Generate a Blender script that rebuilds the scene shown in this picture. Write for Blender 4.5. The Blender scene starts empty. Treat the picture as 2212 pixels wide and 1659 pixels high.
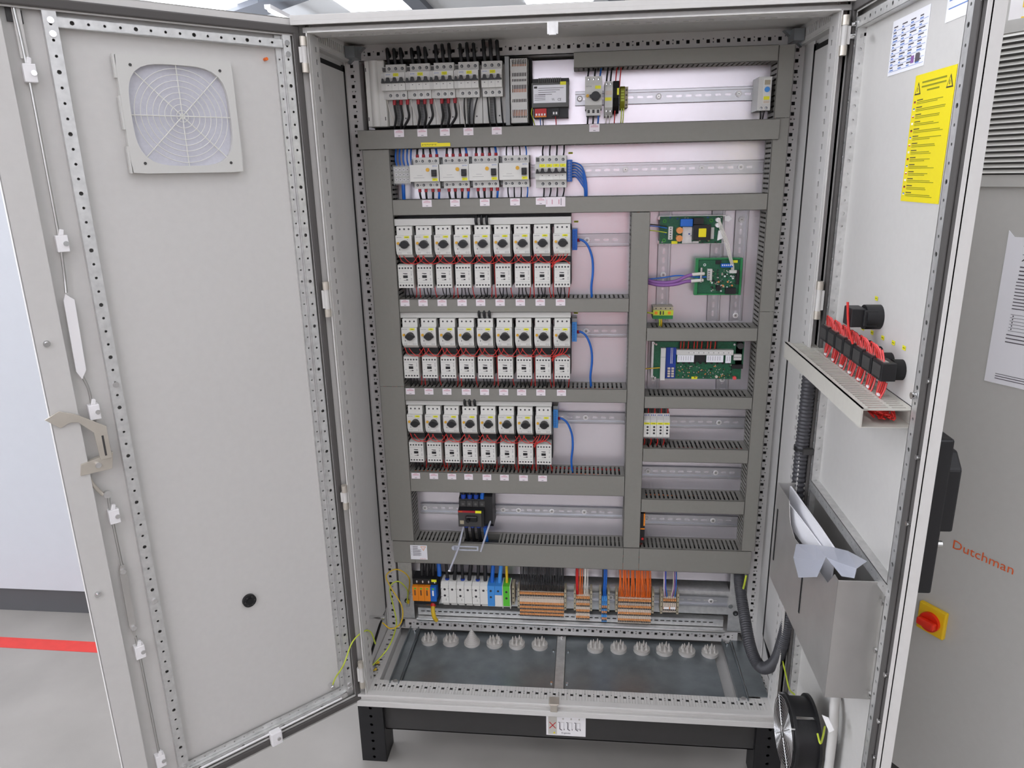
import bpy, math, random
from mathutils import Vector, Matrix
random.seed(7)
SC = bpy.context.scene
COL = SC.collection
R = math.radians
# ------------------------------------------------------------------ camera
YAW, PIT, ROL, FPX = -0.10480, 0.28207, -0.02119, 1567.4
CAM = Vector((0.05054, -1.72418, 1.67954))
_f = Vector((math.sin(YAW)*math.cos(PIT), math.cos(YAW)*math.cos(PIT), -math.sin(PIT)))
_r0 = Vector((math.cos(YAW), -math.sin(YAW), 0)); _u0 = _r0.cross(_f)
_r = _r0*math.cos(ROL)+_u0*math.sin(ROL); _u = _u0*math.cos(ROL)-_r0*math.sin(ROL)
cd = bpy.data.cameras.new('camera'); cd.sensor_width = 36; cd.lens = FPX/2212*36; cd.clip_start = .02; cd.clip_end = 100
cam = bpy.data.objects.new('camera', cd); COL.objects.link(cam)
mm = Matrix.Identity(4)
for i in range(3):
    mm[i][0] = _r[i]; mm[i][1] = _u[i]; mm[i][2] = -_f[i]; mm[i][3] = CAM[i]
cam.matrix_world = mm
SC.camera = cam
def at(px, py, n, d):
    v = _r*((px-1106)/FPX)-_u*((py-829.5)/FPX)+_f; n = Vector(n)
    return CAM+v*((d-n.dot(CAM))/n.dot(v))
def Yp(px, py, y): return at(px, py, (0, 1, 0), y)
# ------------------------------------------------------------------ light
w = bpy.data.worlds.new('World'); SC.world = w; w.use_nodes = True
bg = w.node_tree.nodes['Background']; bg.inputs[0].default_value = (.985, .98, 1, 1); bg.inputs[1].default_value = 0.40
SC.view_settings.view_transform = 'Standard'; SC.view_settings.look = 'None'
SC.view_settings.gamma = 1; SC.view_settings.exposure = -0.21; SC.view_settings.use_curve_mapping = False
SKY_L = 5.2
# ------------------------------------------------------------------ materials
MATS = {}
def lin(c):
    return tuple((x/255/12.92 if x/255 <= .04045 else ((x/255+.055)/1.055)**2.4) for x in c)
def mat(name, rgb, rough=.5, metal=0., var=0., scale=40., bump=0., emit=0, alpha=1., spec=.5, stretch=None, trans=0.):
    m = bpy.data.materials.new(name); m.use_nodes = True; nt = m.node_tree; b = nt.nodes['Principled BSDF']
    c = lin(rgb); b.inputs['Base Color'].default_value = (*c, 1); b.inputs['Roughness'].default_value = rough
    b.inputs['Metallic'].default_value = metal; b.inputs['Specular IOR Level'].default_value = spec
    b.inputs['Alpha'].default_value = alpha
    if trans: b.inputs['Transmission Weight'].default_value = trans
    if emit: b.inputs['Emission Color'].default_value = (*c, 1); b.inputs['Emission Strength'].default_value = emit
    if var or bump:
        tc = nt.nodes.new('ShaderNodeTexCoord'); mp = nt.nodes.new('ShaderNodeMapping'); nt.links.new(tc.outputs['Object'], mp.inputs[0])
        if stretch: mp.inputs['Scale'].default_value = stretch
        nz = nt.nodes.new('ShaderNodeTexNoise'); nz.inputs['Scale'].default_value = scale; nz.inputs['Detail'].default_value = 4
        nt.links.new(mp.outputs[0], nz.inputs[0])
        if var:
            mr = nt.nodes.new('ShaderNodeMapRange'); mr.inputs[1].default_value = .3; mr.inputs[2].default_value = .7
            mr.inputs[3].default_value = 1-var; mr.inputs[4].default_value = 1+var; nt.links.new(nz.outputs[0], mr.inputs[0])
            mx = nt.nodes.new('ShaderNodeMix'); mx.data_type = 'RGBA'; mx.blend_type = 'MULTIPLY'; mx.inputs[0].default_value = 1
            mx.inputs[6].default_value = (*c, 1); nt.links.new(mr.outputs[0], mx.inputs[7]); nt.links.new(mx.outputs[2], b.inputs['Base Color'])
        if bump:
            bp = nt.nodes.new('ShaderNodeBump'); bp.inputs['Strength'].default_value = bump; bp.inputs['Distance'].default_value = .002
            nt.links.new(nz.outputs[0], bp.inputs['Height']); nt.links.new(bp.outputs[0], b.inputs['Normal'])
    MATS[name] = m
for a in [
    ('paint', (206, 204, 200), .45, 0, .015, 60, .04), ('paint_in', (204, 202, 199), .5, 0, .015, 60, .04),
    ('duct', (134, 132, 125), .55, 0, .02, 90), ('duct_light', (196, 193, 184), .5, 0, .02, 90),
    ('galv', (214, 214, 212), .40, .7, .10, 70), ('galv_dark', (150, 157, 160), .34, .8, .10, 25),
    ('zinc', (230, 226, 232), .27, .72, .03, 8, 0), ('rail_zinc', (196, 197, 201), .30, .8, .04, 20), ('steel', (205, 205, 202), .28, .95), ('chrome', (225, 225, 225), .15, 1),
    ('brushed', (196, 194, 190), .42, .75, .05, 14), ('nickel', (205, 198, 186), .35, .6, .05, 30),
    ('gasket', (82, 79, 77), .75), ('black', (24, 24, 26), .45), ('black_matt', (16, 16, 17), .75), ('black_shine', (18, 18, 20), .22),
    ('dark_grey', (62, 61, 60), .5), ('plinth', (56, 55, 54), .45, 0, .04, 40), ('grey_dev', (150, 152, 152), .5), ('grey_dark', (92, 92, 90), .5),
    ('white_dev', (221, 220, 214), .42), ('white_dev2', (206, 205, 200), .45), ('white', (240, 238, 238), .5), ('paper', (238, 238, 242), .7),
    ('label', (236, 228, 232), .5), ('yellow', (236, 232, 40), .5), ('yellow_lab', (240, 222, 20), .45), ('yellow_sign', (236, 196, 16), .45),
    ('yellow_post', (214, 214, 70), .6), ('orange_dot', (222, 168, 40), .4), ('orange', (236, 138, 28), .45), ('orange_lever', (222, 148, 84), .45),
    ('orange_wire', (226, 104, 28), .4), ('orange_bright', (240, 110, 20), .4), ('red', (196, 28, 28), .4), ('red_wire', (206, 44, 38), .4),
    ('red_pink', (228, 84, 84), .4), ('red_ferrule', (160, 26, 38), .4), ('blue', (24, 98, 190), .4), ('blue_light', (66, 142, 214), .4),
    ('blue_dark', (22, 60, 150), .4), ('violet', (140, 92, 160), .45), ('green', (88, 190, 52), .42), ('pcb', (24, 92, 62), .45, 0, .25, 300),
    ('pcb_green', (34, 128, 72), .4), ('gnye', (190, 206, 60), .4), ('ye', (214, 178, 34), .4), ('beige', (206, 192, 176), .5), ('beige_dark', (168, 158, 134), .5),
    ('red_print', (206, 140, 156), .6), ('grey_print', (90, 84, 92), .6), ('blue_print', (90, 130, 200), .6), ('olive_print', (140, 140, 20), .6), ('ink', (50, 48, 50), .6),
    ('knob_red', (222, 44, 20), .35), ('knob_yel', (232, 190, 20), .4), ('logo_orange', (226, 96, 40), .5), ('floor_red', (212, 62, 56), .55, 0, .05, 30),
    ('floor_mat', (147, 143, 138), .55, 0, .10, 3.5, .08), ('bgpanel', (198, 201, 206), .45, 0, .01, 20), ('bgplinth', (84, 84, 86), .6),
    ('rightcab', (190, 189, 184), .5, 0, .015, 60), ('ceil', (214, 216, 218), .8), ('beam', (110, 114, 122), .7), ('copper', (190, 110, 60), .35, .8),
    ('screw_hole', (40, 42, 46), .5), ('film', (206, 210, 222), .3, 0, 0, 40, 0, 0, .55), ('clear', (205, 207, 204), .25, 0, 0, 40, 0, 0, .33),
    ('clear_cover', (205, 207, 204), .2, 0, 0, 40, 0, 0, .14), ('membrane', (214, 210, 204), .4, 0, 0, 40, 0, 0, .72), ('filter_mat', (207, 207, 215), .9, 0, .04, 200), ('conduit', (66, 66, 70), .42),
    ('wall', (196, 196, 192), .8), ('window_glow', (247, 247, 253), .5, 0, 0, 1, 0, 1.2), ('window_left', (244, 247, 255), .5, 0, 0, 1, 0, 6.8), ('reflection_box', (196, 22, 34), .5),
    ('white_wire', (226, 222, 214), .45), ('brown', (120, 76, 40), .5), ('skylight', (246, 247, 253), .5, 0, 0, 1, 0, 7.0), ('lamp_tube', (255, 255, 250), .5, 0, 0, 1, 0, 6.0)]:
    mat(*a)
MATS['skylight'].node_tree.nodes['Principled BSDF'].inputs['Emission Strength'].default_value = SKY_L
# ------------------------------------------------------------------ mesh builder
def V(*a): return Vector(a)
TXT = {}
def text_mesh(s):
    if s not in TXT:
        cu = bpy.data.curves.new('t', 'FONT'); cu.body = s; cu.align_x = 'CENTER'; cu.align_y = 'CENTER'; cu.size = 1; cu.resolution_u = 2
        o = bpy.data.objects.new('t', cu); COL.objects.link(o); dg = bpy.context.evaluated_depsgraph_get()
        me = bpy.data.meshes.new_from_object(o.evaluated_get(dg))
        TXT[s] = ([v.co.copy() for v in me.vertices], [list(p.vertices) for p in me.polygons])
        bpy.data.objects.remove(o); bpy.data.meshes.remove(me)
    return TXT[s]
class MB:
    def __init__(s, m='paint'): s.v = []; s.f = []; s.mi = []; s.ms = []; s.m = m; s.sm = []
    def _m(s, m):
        m = m or s.m
        if m not in s.ms: s.ms.append(m)
        return s.ms.index(m)
    def add(s, vs, fs, m=None, smooth=False):
        b = len(s.v); s.v += [tuple(v) for v in vs]; k = s._m(m)
        for f in fs: s.f.append(tuple(b+i for i in f)); s.mi.append(k); s.sm.append(smooth)
    def box(s, x0, x1, y0, y1, z0, z1, m=None):
        if x0 > x1: x0, x1 = x1, x0
        if y0 > y1: y0, y1 = y1, y0
        if z0 > z1: z0, z1 = z1, z0
        s.add([(x0,y0,z0),(x1,y0,z0),(x1,y1,z0),(x0,y1,z0),(x0,y0,z1),(x1,y0,z1),(x1,y1,z1),(x0,y1,z1)],
              [(0,3,2,1),(4,5,6,7),(0,1,5,4),(2,3,7,6),(1,2,6,5),(3,0,4,7)], m); return s
    def cb(s, x, y, z, dx, dy, dz, m=None): return s.box(x-dx/2, x+dx/2, y-dy/2, y+dy/2, z-dz/2, z+dz/2, m)
    def cyl(s, p0, p1, r, n=12, m=None, r2=None, cap=True):
        p0 = Vector(p0); p1 = Vector(p1); r2 = r if r2 is None else r2; d = (p1-p0).normalized()
        a = d.orthogonal().normalized(); b = d.cross(a); vs = []
        for p, q in ((p0, r), (p1, r2)):
            for i in range(n):
                t = 2*math.pi*i/n; vs.append(p+(a*math.cos(t)+b*math.sin(t))*q)
        s.add(vs, [(i, (i+1) % n, n+(i+1) % n, n+i) for i in range(n)], m, True)
        if cap: s.add(vs[:n], [tuple(range(n))[::-1]], m); s.add(vs[n:], [tuple(range(n))], m)
        return s
    def tube(s, pts, r, n=8, m=None, sub=6, spline=True, rf=None):
        P = [Vector(p) for p in pts]
        if spline and len(P) > 2:
            Q = []; E = [P[0]*2-P[1]]+P+[P[-1]*2-P[-2]]
            for i in range(1, len(E)-2):
                for k in range(sub):
                    t = k/sub; a, b, c, d = E[i-1:i+3]
                    Q.append(.5*((2*b)+(c-a)*t+(2*a-5*b+4*c-d)*t*t+(3*b-a-3*c+d)*t**3))
            Q.append(P[-1]); P = Q
        vs = []; N = len(P); a = None
        for i, p in enumerate(P):
            d = (P[min(i+1, N-1)]-P[max(i-1, 0)]).normalized()
            a = d.orthogonal().normalized() if a is None else (a-d*a.dot(d)).normalized()
            b = d.cross(a); q = rf(i) if rf else r
            for k in range(n): t = 2*math.pi*k/n; vs.append(p+(a*math.cos(t)+b*math.sin(t))*q)
        fs = [(i*n+k, i*n+(k+1) % n, (i+1)*n+(k+1) % n, (i+1)*n+k) for i in range(N-1) for k in range(n)]
        s.add(vs, fs, m, True); s.add(vs[:n], [tuple(range(n))[::-1]], m); s.add(vs[-n:], [tuple(range(n))], m); return s
    def prism(s, poly, a0, a1, ax='y', m=None):
        n = len(poly); mk = {'y': lambda p, t: (p[0], t, p[1]), 'x': lambda p, t: (t, p[0], p[1]), 'z': lambda p, t: (p[0], p[1], t)}[ax]
        s.add([mk(p, a0) for p in poly]+[mk(p, a1) for p in poly],
              [tuple(range(n)), tuple(range(n, 2*n))[::-1]]+[(i, n+i, n+(i+1) % n, (i+1) % n) for i in range(n)], m); return s
    def ring(s, c, r, rt, ax='y', n=24, m=None, k=5):
        pts = []; c = Vector(c)
        for i in range(n+1):
            t = 2*math.pi*i/n
            pts.append(c+{'y': V(r*math.cos(t), 0, r*math.sin(t)), 'x': V(0, r*math.cos(t), r*math.sin(t)), 'z': V(r*math.cos(t), r*math.sin(t), 0)}[ax])
        return s.tube(pts, rt, k, m, spline=False)
    def text(s, t, x, y, z, h, m='ink', w=None, face='-y'):
        vs, fs = text_mesh(t); xs = [v.x for v in vs]; k = h/.7; kx = k if w is None else w/(max(xs)-min(xs))
        if face == '-y': o = [(x+v.x*kx, y, z+v.y*k) for v in vs]
        elif face == '+y': o = [(x-v.x*kx, y, z+v.y*k) for v in vs]
        s.add(o, fs, m); return s
    # sheet of thickness t spanned by a (length L) and b (width W) from o, with rectangular holes (a0,a1,b0,b1)
    def sheet(s, o, a, b, L, W, t, holes, m=None):
        o = Vector(o); a = Vector(a); b = Vector(b); nn = a.cross(b).normalized()*t
        br = sorted({0., L, *[round(h[0], 5) for h in holes], *[round(h[1], 5) for h in holes]}); br = [x for x in br if 0 <= x <= L]
        last = None
        def span(a0, a1, b0, b1):
            q = [o+a*x+b*y for x, y in ((a0, b0), (a1, b0), (a1, b1), (a0, b1))]
            s.add(q+[p+nn for p in q], [(0,3,2,1),(4,5,6,7),(0,1,5,4),(2,3,7,6),(1,2,6,5),(3,0,4,7)], m)
        cur = []
        for x0, x1 in zip(br, br[1:]):
            if x1-x0 < 1e-6: continue
            mid = (x0+x1)/2; hs = sorted((h[2], h[3]) for h in holes if h[0] < mid < h[1]); y = 0; sp = []
            for h0, h1 in hs:
                if h0 > y+1e-6: sp.append((y, h0))
                y = max(y, h1)
            if y < W-1e-6: sp.append((y, W))
            if cur and cur[2] == sp: cur[1] = x1
            else:
                if cur:
                    for q in cur[2]: span(cur[0], cur[1], *q)
                cur = [x0, x1, sp]
        if cur:
            for q in cur[2]: span(cur[0], cur[1], *q)
        return s
    # strip with a row of eight-sided holes
    def rsheet(s, o, a, b, L, W, t, pitch, r, big=0, m=None, start=None):
        o = Vector(o); a = Vector(a); b = Vector(b); nn = a.cross(b).normalized()*t
        n = int(L/pitch); st = (L-n*pitch)/2
        def q4(a0, a1):
            if a1-a0 < 1e-6: return
            q = [o+a*x+b*y for x, y in ((a0, 0), (a1, 0), (a1, W), (a0, W))]
            s.add(q+[p+nn for p in q], [(0,3,2,1),(4,5,6,7),(0,1,5,4),(2,3,7,6),(1,2,6,5),(3,0,4,7)], m)
        q4(0, st); q4(L-st, L)
        for i in range(n):
            c0 = st+i*pitch; cx = c0+pitch/2; cy = W/2; rr = r*(1.5 if big and i % big == 2 else 1)
            out = [(c0+pitch, cy), (c0+pitch, W), (cx, W), (c0, W), (c0, cy), (c0, 0), (cx, 0), (c0+pitch, 0)]
            inn = [(cx+rr*math.cos(k*math.pi/4), cy+rr*math.sin(k*math.pi/4)) for k in range(8)]
            vs = [o+a*x+b*y for x, y in out+inn]
            s.add(vs+[v+nn for v in vs], [(k, (k+1) % 8, 8+(k+1) % 8, 8+k)[::-1] for k in range(8)]+
                  [(16+k, 16+(k+1) % 8, 24+(k+1) % 8, 24+k) for k in range(8)]+
                  [(8+k, 8+(k+1) % 8, 24+(k+1) % 8, 24+k) for k in range(8)], m)
        return s
    def mesh(s, name):
        me = bpy.data.meshes.new(name); me.from_pydata(s.v, [], s.f)
        for k in s.ms: me.materials.append(MATS[k])
        me.polygons.foreach_set('material_index', s.mi); me.polygons.foreach_set('use_smooth', s.sm); me.update(); return me
    def build(s, name, parent=None, loc=None, rz=None, bev=0, label=None):
        o = bpy.data.objects.new(name, s.mesh(name)); COL.objects.link(o)
        if parent: o.parent = parent
        if loc: o.location = loc
        if rz is not None: o.rotation_euler[2] = rz
        if bev:
            b = o.modifiers.new('b', 'BEVEL'); b.width = bev; b.segments = 2; b.limit_method = 'ANGLE'; b.angle_limit = R(40)
        if label: o['label'] = label
        return o
LABELS = {}
def tag(o, label, cat, group=None, kind=None):
    o['label'] = label; o['category'] = cat
    if group: o['group'] = group
    if kind: o['kind'] = kind
    return o
def thing(name, label, cat, loc=(0, 0, 0), rz=0, group=None):
    o = bpy.data.objects.new(name, None); o.empty_display_size = .02; COL.objects.link(o); o.location = loc; o.rotation_euler[2] = rz
    return tag(o, label, cat, group)
def struct(o): o['kind'] = 'structure'; return o
def dup(root, loc, label=None, group=None, rz=None):
    r = root.copy(); COL.objects.link(r); r.location = loc
    if rz is not None: r.rotation_euler[2] = rz
    if label: r['label'] = label
    if group: r['group'] = group
    for ch in list(root.children):
        c = ch.copy(); COL.objects.link(c); c.parent = r
        for g in list(ch.children):
            d = g.copy(); COL.objects.link(d); d.parent = c
    return r
ORD = ['first', 'second', 'third', 'fourth', 'fifth', 'sixth', 'seventh', 'eighth', 'ninth', 'tenth', 'eleventh', 'twelfth']
# ------------------------------------------------------------------ the hall
b = MB('floor_mat'); b.box(-9, 9, -6, 16, -.1, 0); struct(b.build('floor'))
b = MB('floor_red'); b.prism([(-2.6, .49), (-1.0, .475), (-1.0, .415), (-2.6, .43)], .0003, .0012, 'z')
tag(b.build('floor_line'), 'red painted marking line on the concrete floor at the left', 'floor marking')
CZ = 5.0
b = MB('ceil'); b.box(-9, 9, -6, 16, CZ, CZ+.1); struct(b.build('ceiling'))
n = 0
for cx0 in (-8.2, -4.85, -1.2, 2.4, 5.6):
    for cy0 in (-4.6, -.9, 2.8, 6.5, 12.1):
        n += 1; b = MB('skylight'); b.box(cx0, cx0+1.35, cy0, cy0+2.4, CZ-.03, CZ-.001); struct(b.build('window_%d' % n))
for k, bx in enumerate((-3.3, .6, 4.4)):
    b = MB('beam'); b.box(bx-.16, bx+.16, -6, 16, CZ-.12, CZ-.002); struct(b.build('trim_%d' % (k+1)))
b = MB('beam'); b.prism([(-7.6, 14.1), (-6.2, 13.0), (-5.2, 13.0), (-7.1, 14.6)], CZ-.10, CZ-.004, 'z'); struct(b.build('trim_4'))
# far walls of the hall with daylight windows behind and added glowing panes at left
b = MB('wall'); b.box(-9, 9, -6.1, -6, 0, 1.5); b.box(-9, 9, -6.1, -6, 4.4, CZ)
for x in (-9, -5.5, -2, 1.5, 5, 8.6): b.box(x, x+.4, -6.1, -6, 1.5, 4.4)
struct(b.build('wall_back'))
for k, x in enumerate((-8.6, -5.1, -1.6, 1.9, 5.4)):
    b = MB('window_glow'); b.box(x, x+3.1 if k < 4 else x+3.2, -6.08, -6.06, 1.5, 4.4); n += 1; struct(b.build('window_%d' % n))
b = MB('wall'); b.box(-9.1, -9, -6, 16, 0, 1.2); b.box(-9.1, -9, -6, 16, 4.4, CZ)
for y in (-6, -2.6, .8, 4.2, 7.6, 11, 15.6): b.box(-9.1, -9, y, y+.4, 1.2, 4.4)
struct(b.build('wall_left'))
for y in (-5.6, -2.2, 1.2, 4.6, 8.0, 11.4):
    b = MB('window_left'); b.box(-9.08, -9.06, y, y+(3.0 if y < 11 else 4.2), 1.2, 4.4); n += 1; struct(b.build('window_%d' % n))  # unseen glowing panes added to brighten the right door
lk = thing('reflection_box', 'unseen red box with doors, added opposite the enclosure to tint its zinc plate pink', 'reflection_box', (.34, -5.2, 0))  # added stand-in for a red-shirted person, gives the plate its pink reflection
b = MB('reflection_box'); b.box(-.29, .29, -.25, .22, .06, 1.95); b.build('body', lk, bev=.004)
for s in (-1, 1): b = MB('reflection_box'); b.box(s*.006, s*.285, .22, .238, .08, 1.93); D_ = b.build('door', lk, bev=.003); b = MB('black'); b.box(s*.04, s*.06, .238, .258, .95, 1.08); b.build('handle', D_)
b = MB('black'); [b.box(x-.02, x+.02, y-.02, y+.02, 0, .06) for x in (-.25, .25) for y in (-.2, .18)]; b.build('feet', lk)
for k, by in enumerate((-5.2, -1.5, 2.2, 5.9, 9.6)):
    b = MB('beam'); b.box(-9, 9, by-.2, by+.2, CZ-.12, CZ-.003); struct(b.build('trim_%d' % (k+5)))
lt = thing('ceiling_lamp', 'long white fluorescent tube lamp hanging under the hall ceiling', 'lamp', (-5.9, 13.9, 4.7))
MB('white').box(-.06, .06, -1.2, 1.2, .03, .10).build('housing', lt)
MB('lamp_tube').cyl((0, -1.15, 0), (0, 1.15, 0), .022).build('tube', lt)

# ------------------------------------------------------------------ neighbours
nb = thing('switchgear_cabinet', 'tall light grey cabinet on a dark plinth, standing behind the left door', 'cabinet', (-2.6, .65, 0))
b = MB('bgpanel'); b.box(-1.2, 1.0, 0, .5, .108, 2.1); b.build('body', nb)
b = MB('bgplinth'); b.box(-1.2, 1.0, .012, .5, 0, .108); b.build('plinth', nb)

AZ = R(32.7)
rc = thing('control_cabinet', 'grey control cabinet with louvred vent and black plinth, beyond the open right door', 'cabinet', (.848, -.115, 0), -math.pi/2+AZ+math.pi*0)
# local x runs towards the camera along the front face, local y points back into the cabinet body
XD = Vector((math.sin(AZ), -math.cos(AZ), 0)); ND = Vector((math.cos(AZ), math.sin(AZ), 0))
rc.rotation_euler[2] = math.atan2(XD.y, XD.x)
b = MB('rightcab'); b.box(-.28, .52, 0, .5, .20, 2.1); b.build('body', rc, bev=.002)
b = MB('plinth'); b.box(-.27, .51, .02, .48, 0, .2); b.build('plinth', rc)
# filter fan on it
vf = thing('filter_fan', 'grey louvred filter fan cover on the cabinet at the right edge', 'vent', tuple(Vector((.848, -.115, 1.79))+XD*.155), rc.rotation_euler[2])
b = MB('rightcab'); b.box(-.175, .175, -.006, -.0005, -.155, -.1325); b.box(-.175, .175, -.006, -.0005, .1275, .15); b.box(-.175, -.16, -.006, -.0005, -.1325, .1275); b.box(.16, .175, -.006, -.0005, -.1325, .1275); b.build('frame', vf)
b = MB('white_dev')
for k in range(25):
    z = -.128+k*.0104
    b.prism([(-.010, z-.001), (-.0085, z-.001), (-.001, z+.0055), (-.0025, z+.0055)], -.16, .16, 'x')
b.build('louvre', vf)
MB('grey_dark').box(-.16, .16, -.001, -.0004, -.1325, .1275).build('backing', vf)
def on_rc(s, z, off=0): return tuple(Vector((.848, -.115, z))+XD*s-ND*off)
RZ = rc.rotation_euler[2]
b = MB('white'); b.box(-.012, .10, -.001, 0, .0, .1); yl = b.build('warning_notice', None, on_rc(.012, 1.913, .0005), RZ); tag(yl, 'white and yellow notice above the louvred vent at the top right corner', 'notice')
MB('yellow_sign').box(.012, .10, -.0016, -.001, .008, .03).box(.012, .10, -.0016, -.001, .046, .1).build('print', yl)
pz = MB('paper'); pz.prism([(0, .012), (.012, 0), (.21, 0), (.21, -.297), (0, -.297), ], -.0014, -.0004, 'y')
pp = pz.build('delivery_sheet', None, on_rc(.066, 1.54, .0004), RZ); tag(pp, 'white printed sheet with table, taped to the right hand cabinet', 'paper')
pr = MB('ink')
pr.text('Werkstatt', .082, -.0017, -.022, .010, w=.10); pr.text('Auftrag', .075, -.0017, -.042, .009, w=.085); pr.box(.033, .18, -.0018, -.0014, -.0335, -.0325)
for k in range(4): pr.box(.032, .032+[.10, .12, .08, .05][k], -.0018, -.0014, -.0585-k*.0078, -.056-k*.0078, 'grey_print')
for k in range(9): pr.box(.030, .030+[.11, .12, .09, .13, .12, .06, .12, .1, .12][k], -.0018, -.0014, -.088-k*.0066, -.0862-k*.0066, 'grey_print')
for k in range(6): pr.box(.03, .16, -.0018, -.0014, -.152-k*.0066, -.1513-k*.0066, 'grey_print')
for k in range(5): pr.box(.034, .036, -.0018, -.0014, -.156-k*.0066, -.1535-k*.0066, 'ink')
for k in range(3): pr.box(.028, .028+[.12, .11, .05][k], -.0018, -.0014, -.194-k*.0075, -.192-k*.0075, 'grey_print')
pr.box(.02, .19, -.0018, -.0014, -.277, -.276); pr.box(.02, .11, -.0018, -.0014, -.282, -.2805, 'grey_print'); pr.box(.02, .09, -.0018, -.0014, -.287, -.2855, 'grey_print')
pr.build('print', pp)
lg = MB('logo_orange'); lg.text('Dutchman', .100, -.0012, 0, .021, 'logo_orange', w=.130)
tag(lg.build('company_lettering', None, on_rc(.023, .857, 0), RZ), 'orange company lettering on the right hand grey cabinet', 'lettering')
ms = thing('main_switch', 'yellow square main switch with a red rotary knob on the right cabinet', 'switch', on_rc(.042, .653, 0), RZ)
b = MB('knob_yel'); b.box(-.033, .033, -.012, 0, -.035, .035); b.build('plate', ms, bev=.003)
b = MB('knob_red'); b.cyl((0, -.012, -.002), (0, -.02, -.002), .0235, 28); b.build('dial', ms)
b = MB('knob_red'); b.box(-.021, .021, -.036, -.02, -.011, .007); kb = b.build('knob', ms, bev=.004); kb.rotation_euler[1] = 0

# ------------------------------------------------------------------ main enclosure
W2, ZB, ZT, DEP = .600, .205, 2.022, .41
en = thing('electrical_enclosure', 'open light grey steel enclosure with two doors, full of switchgear', 'electrical cabinet')
b = MB('paint_in'); b.box(-W2, W2, DEP-.004, DEP, ZB, ZT); b.build('back_panel', en)
for s in (-1, 1):
    b = MB('paint_in'); b.box(s*.594, s*W2, .012, DEP-.004, ZB, ZT); b.build('side_panel', en)
    # inner cover panel, slightly raised, with its seal
    yb = .298 if s < 0 else .232
    b = MB('paint_in'); b.box(s*.588, s*.594, .058, yb-.018, .33, 1.945); b.build('side_lining', en)
    b = MB('black_matt'); b.box(s*.589, s*.5935, yb-.018, yb, .33, 1.962); b.box(s*.589, s*.5935, .055, yb, 1.945, 1.957); b.prism([(yb-.018, .335), (yb, .33), (.05, .262), (.044, .272)], s*.589, s*.5935, 'x'); b.build('side_seal', en)
b = MB('paint'); b.box(-.604, .604, -.022, DEP, 2.012, ZT+.002); b.box(-.604, .604, -.022, -.018, 2.004, 2.013); b.build('roof', en, bev=.001)
# front ring, lip, inner slotted flange
def slot_row(L, pitch, w, h, bc, st=.02):
    out = []; x = st
    while x+w < L-.01: out.append((x, x+w, bc-h/2, bc+h/2)); x += pitch
    return out
b = MB('paint')
for s in (-1, 1):
    b.box(s*.571, s*.6, .028, .032, ZB, ZT-.01); b.box(s*.594, s*.6, .010, .03, ZB, ZT-.01); b.box(s*.5705, s*.5735, -.014, .028, .236, 1.992)
    b.sheet((s*.5715, -.002, .24), (0, 0, 1), (0, 1, 0), 1.75, .058, .002*s, slot_row(1.75, .0265, .011, .009, .036), 'paint_in')
    b.box(s*.5715, s*.5935, .052, .056, .24, 1.99, 'paint_in')
b.box(-.6, .6, .026, .030, 1.99, 2.012); b.box(-.6, .6, .004, .006, 1.992, 2.003); b.box(-.572, .572, -.014, .008, 1.989, 1.992)
b.sheet((-.56, .0, 1.9885), (1, 0, 0), (0, 1, 0), 1.12, .05, .002, slot_row(1.12, .0265, .012, .007, .03), 'paint_in')
b.box(-.57, .57, .048, .052, 1.9885, 2.011, 'paint_in')
b.build('front_frame', en)
# bottom front member with square holes on top
b = MB('paint')
def sq_row(L, pitch, s_, bc, small=True, st=.012):
    out = []; x = st; k = 0
    while x+s_ < L-.004:
        out.append((x, x+s_, bc-s_/2, bc+s_/2))
        if small and x+s_+.013 < L: c = x+s_+(pitch-s_)/2; out.append((c-.0015, c+.0015, bc+.004, bc+.007))
        if small and k % 4 == 1: out.append((c-.0015, c+.0015, bc-.004, bc-.001))
        x += pitch; k += 1
    return out
b.sheet((-.572, .004, .2425), (1, 0, 0), (0, 1, 0), 1.144, .05, -.002, sq_row(1.144, .025, .0085, .026))
b.box(-.6, .6, -.016, .006, .236, .244); b.box(-.6, .6, -.008, .006, .222, .237); b.box(-.6, .6, -.018, .01, ZB, .223); b.box(-.575, .575, .052, .054, .21, .2425)
b.build('bottom_rail', en, bev=.0012)
# side bottom and side top members
for s in (-1, 1):
    b = MB('paint_in')
    b.sheet((s*.552, .054, .243) if s > 0 else (-.592, .054, .243), (0, 1, 0), (1, 0, 0), .25, .04, .002, sq_row(.25, .025, .0085, .02))
    b.box(s*.55, s*.552, .054, .31, .215, .245)
    b.sheet((s*.574, .012, 1.972), (0, 1, 0), (0, 0, 1), .29, .043, -.002*s, slot_row(.29, .015, .0065, .019, .020)); b.box(s*.574, s*.594, .05, .3, 1.970, 1.973)
    b.build('side_rail', en)
    # rear post
    b = MB('paint_in'); x0 = -.590 if s < 0 else .553
    b.sheet((x0, .308, .245), (0, 0, 1), (1, 0, 0), 1.75, .037, -.002, sq_row(1.75, .025, .0085, .0175))
    b.box(s*.5525, s*.5545, .308, .404, .245, 2.0); b.box(s*.588, s*.592, .298 if s < 0 else .232, .4, .245, 2.0); b.box(s*.553, s*.59, .395, .404, .245, 2.0, 'galv_dark')  # post's inner back coloured darker to imitate shade behind the square holes
    b.build('rear_post', en)
    b = MB('galv_dark'); b.prism([(s*.575, 2.005), (s*.53, 2.005), (s*.575, 1.965)], .285, .31, 'y'); b.box(s*.545, s*.57, .25, .306, 1.975, 2.002, 'galv_dark'); b.build('corner_bracket', en)
b = MB('paint_in')
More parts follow.
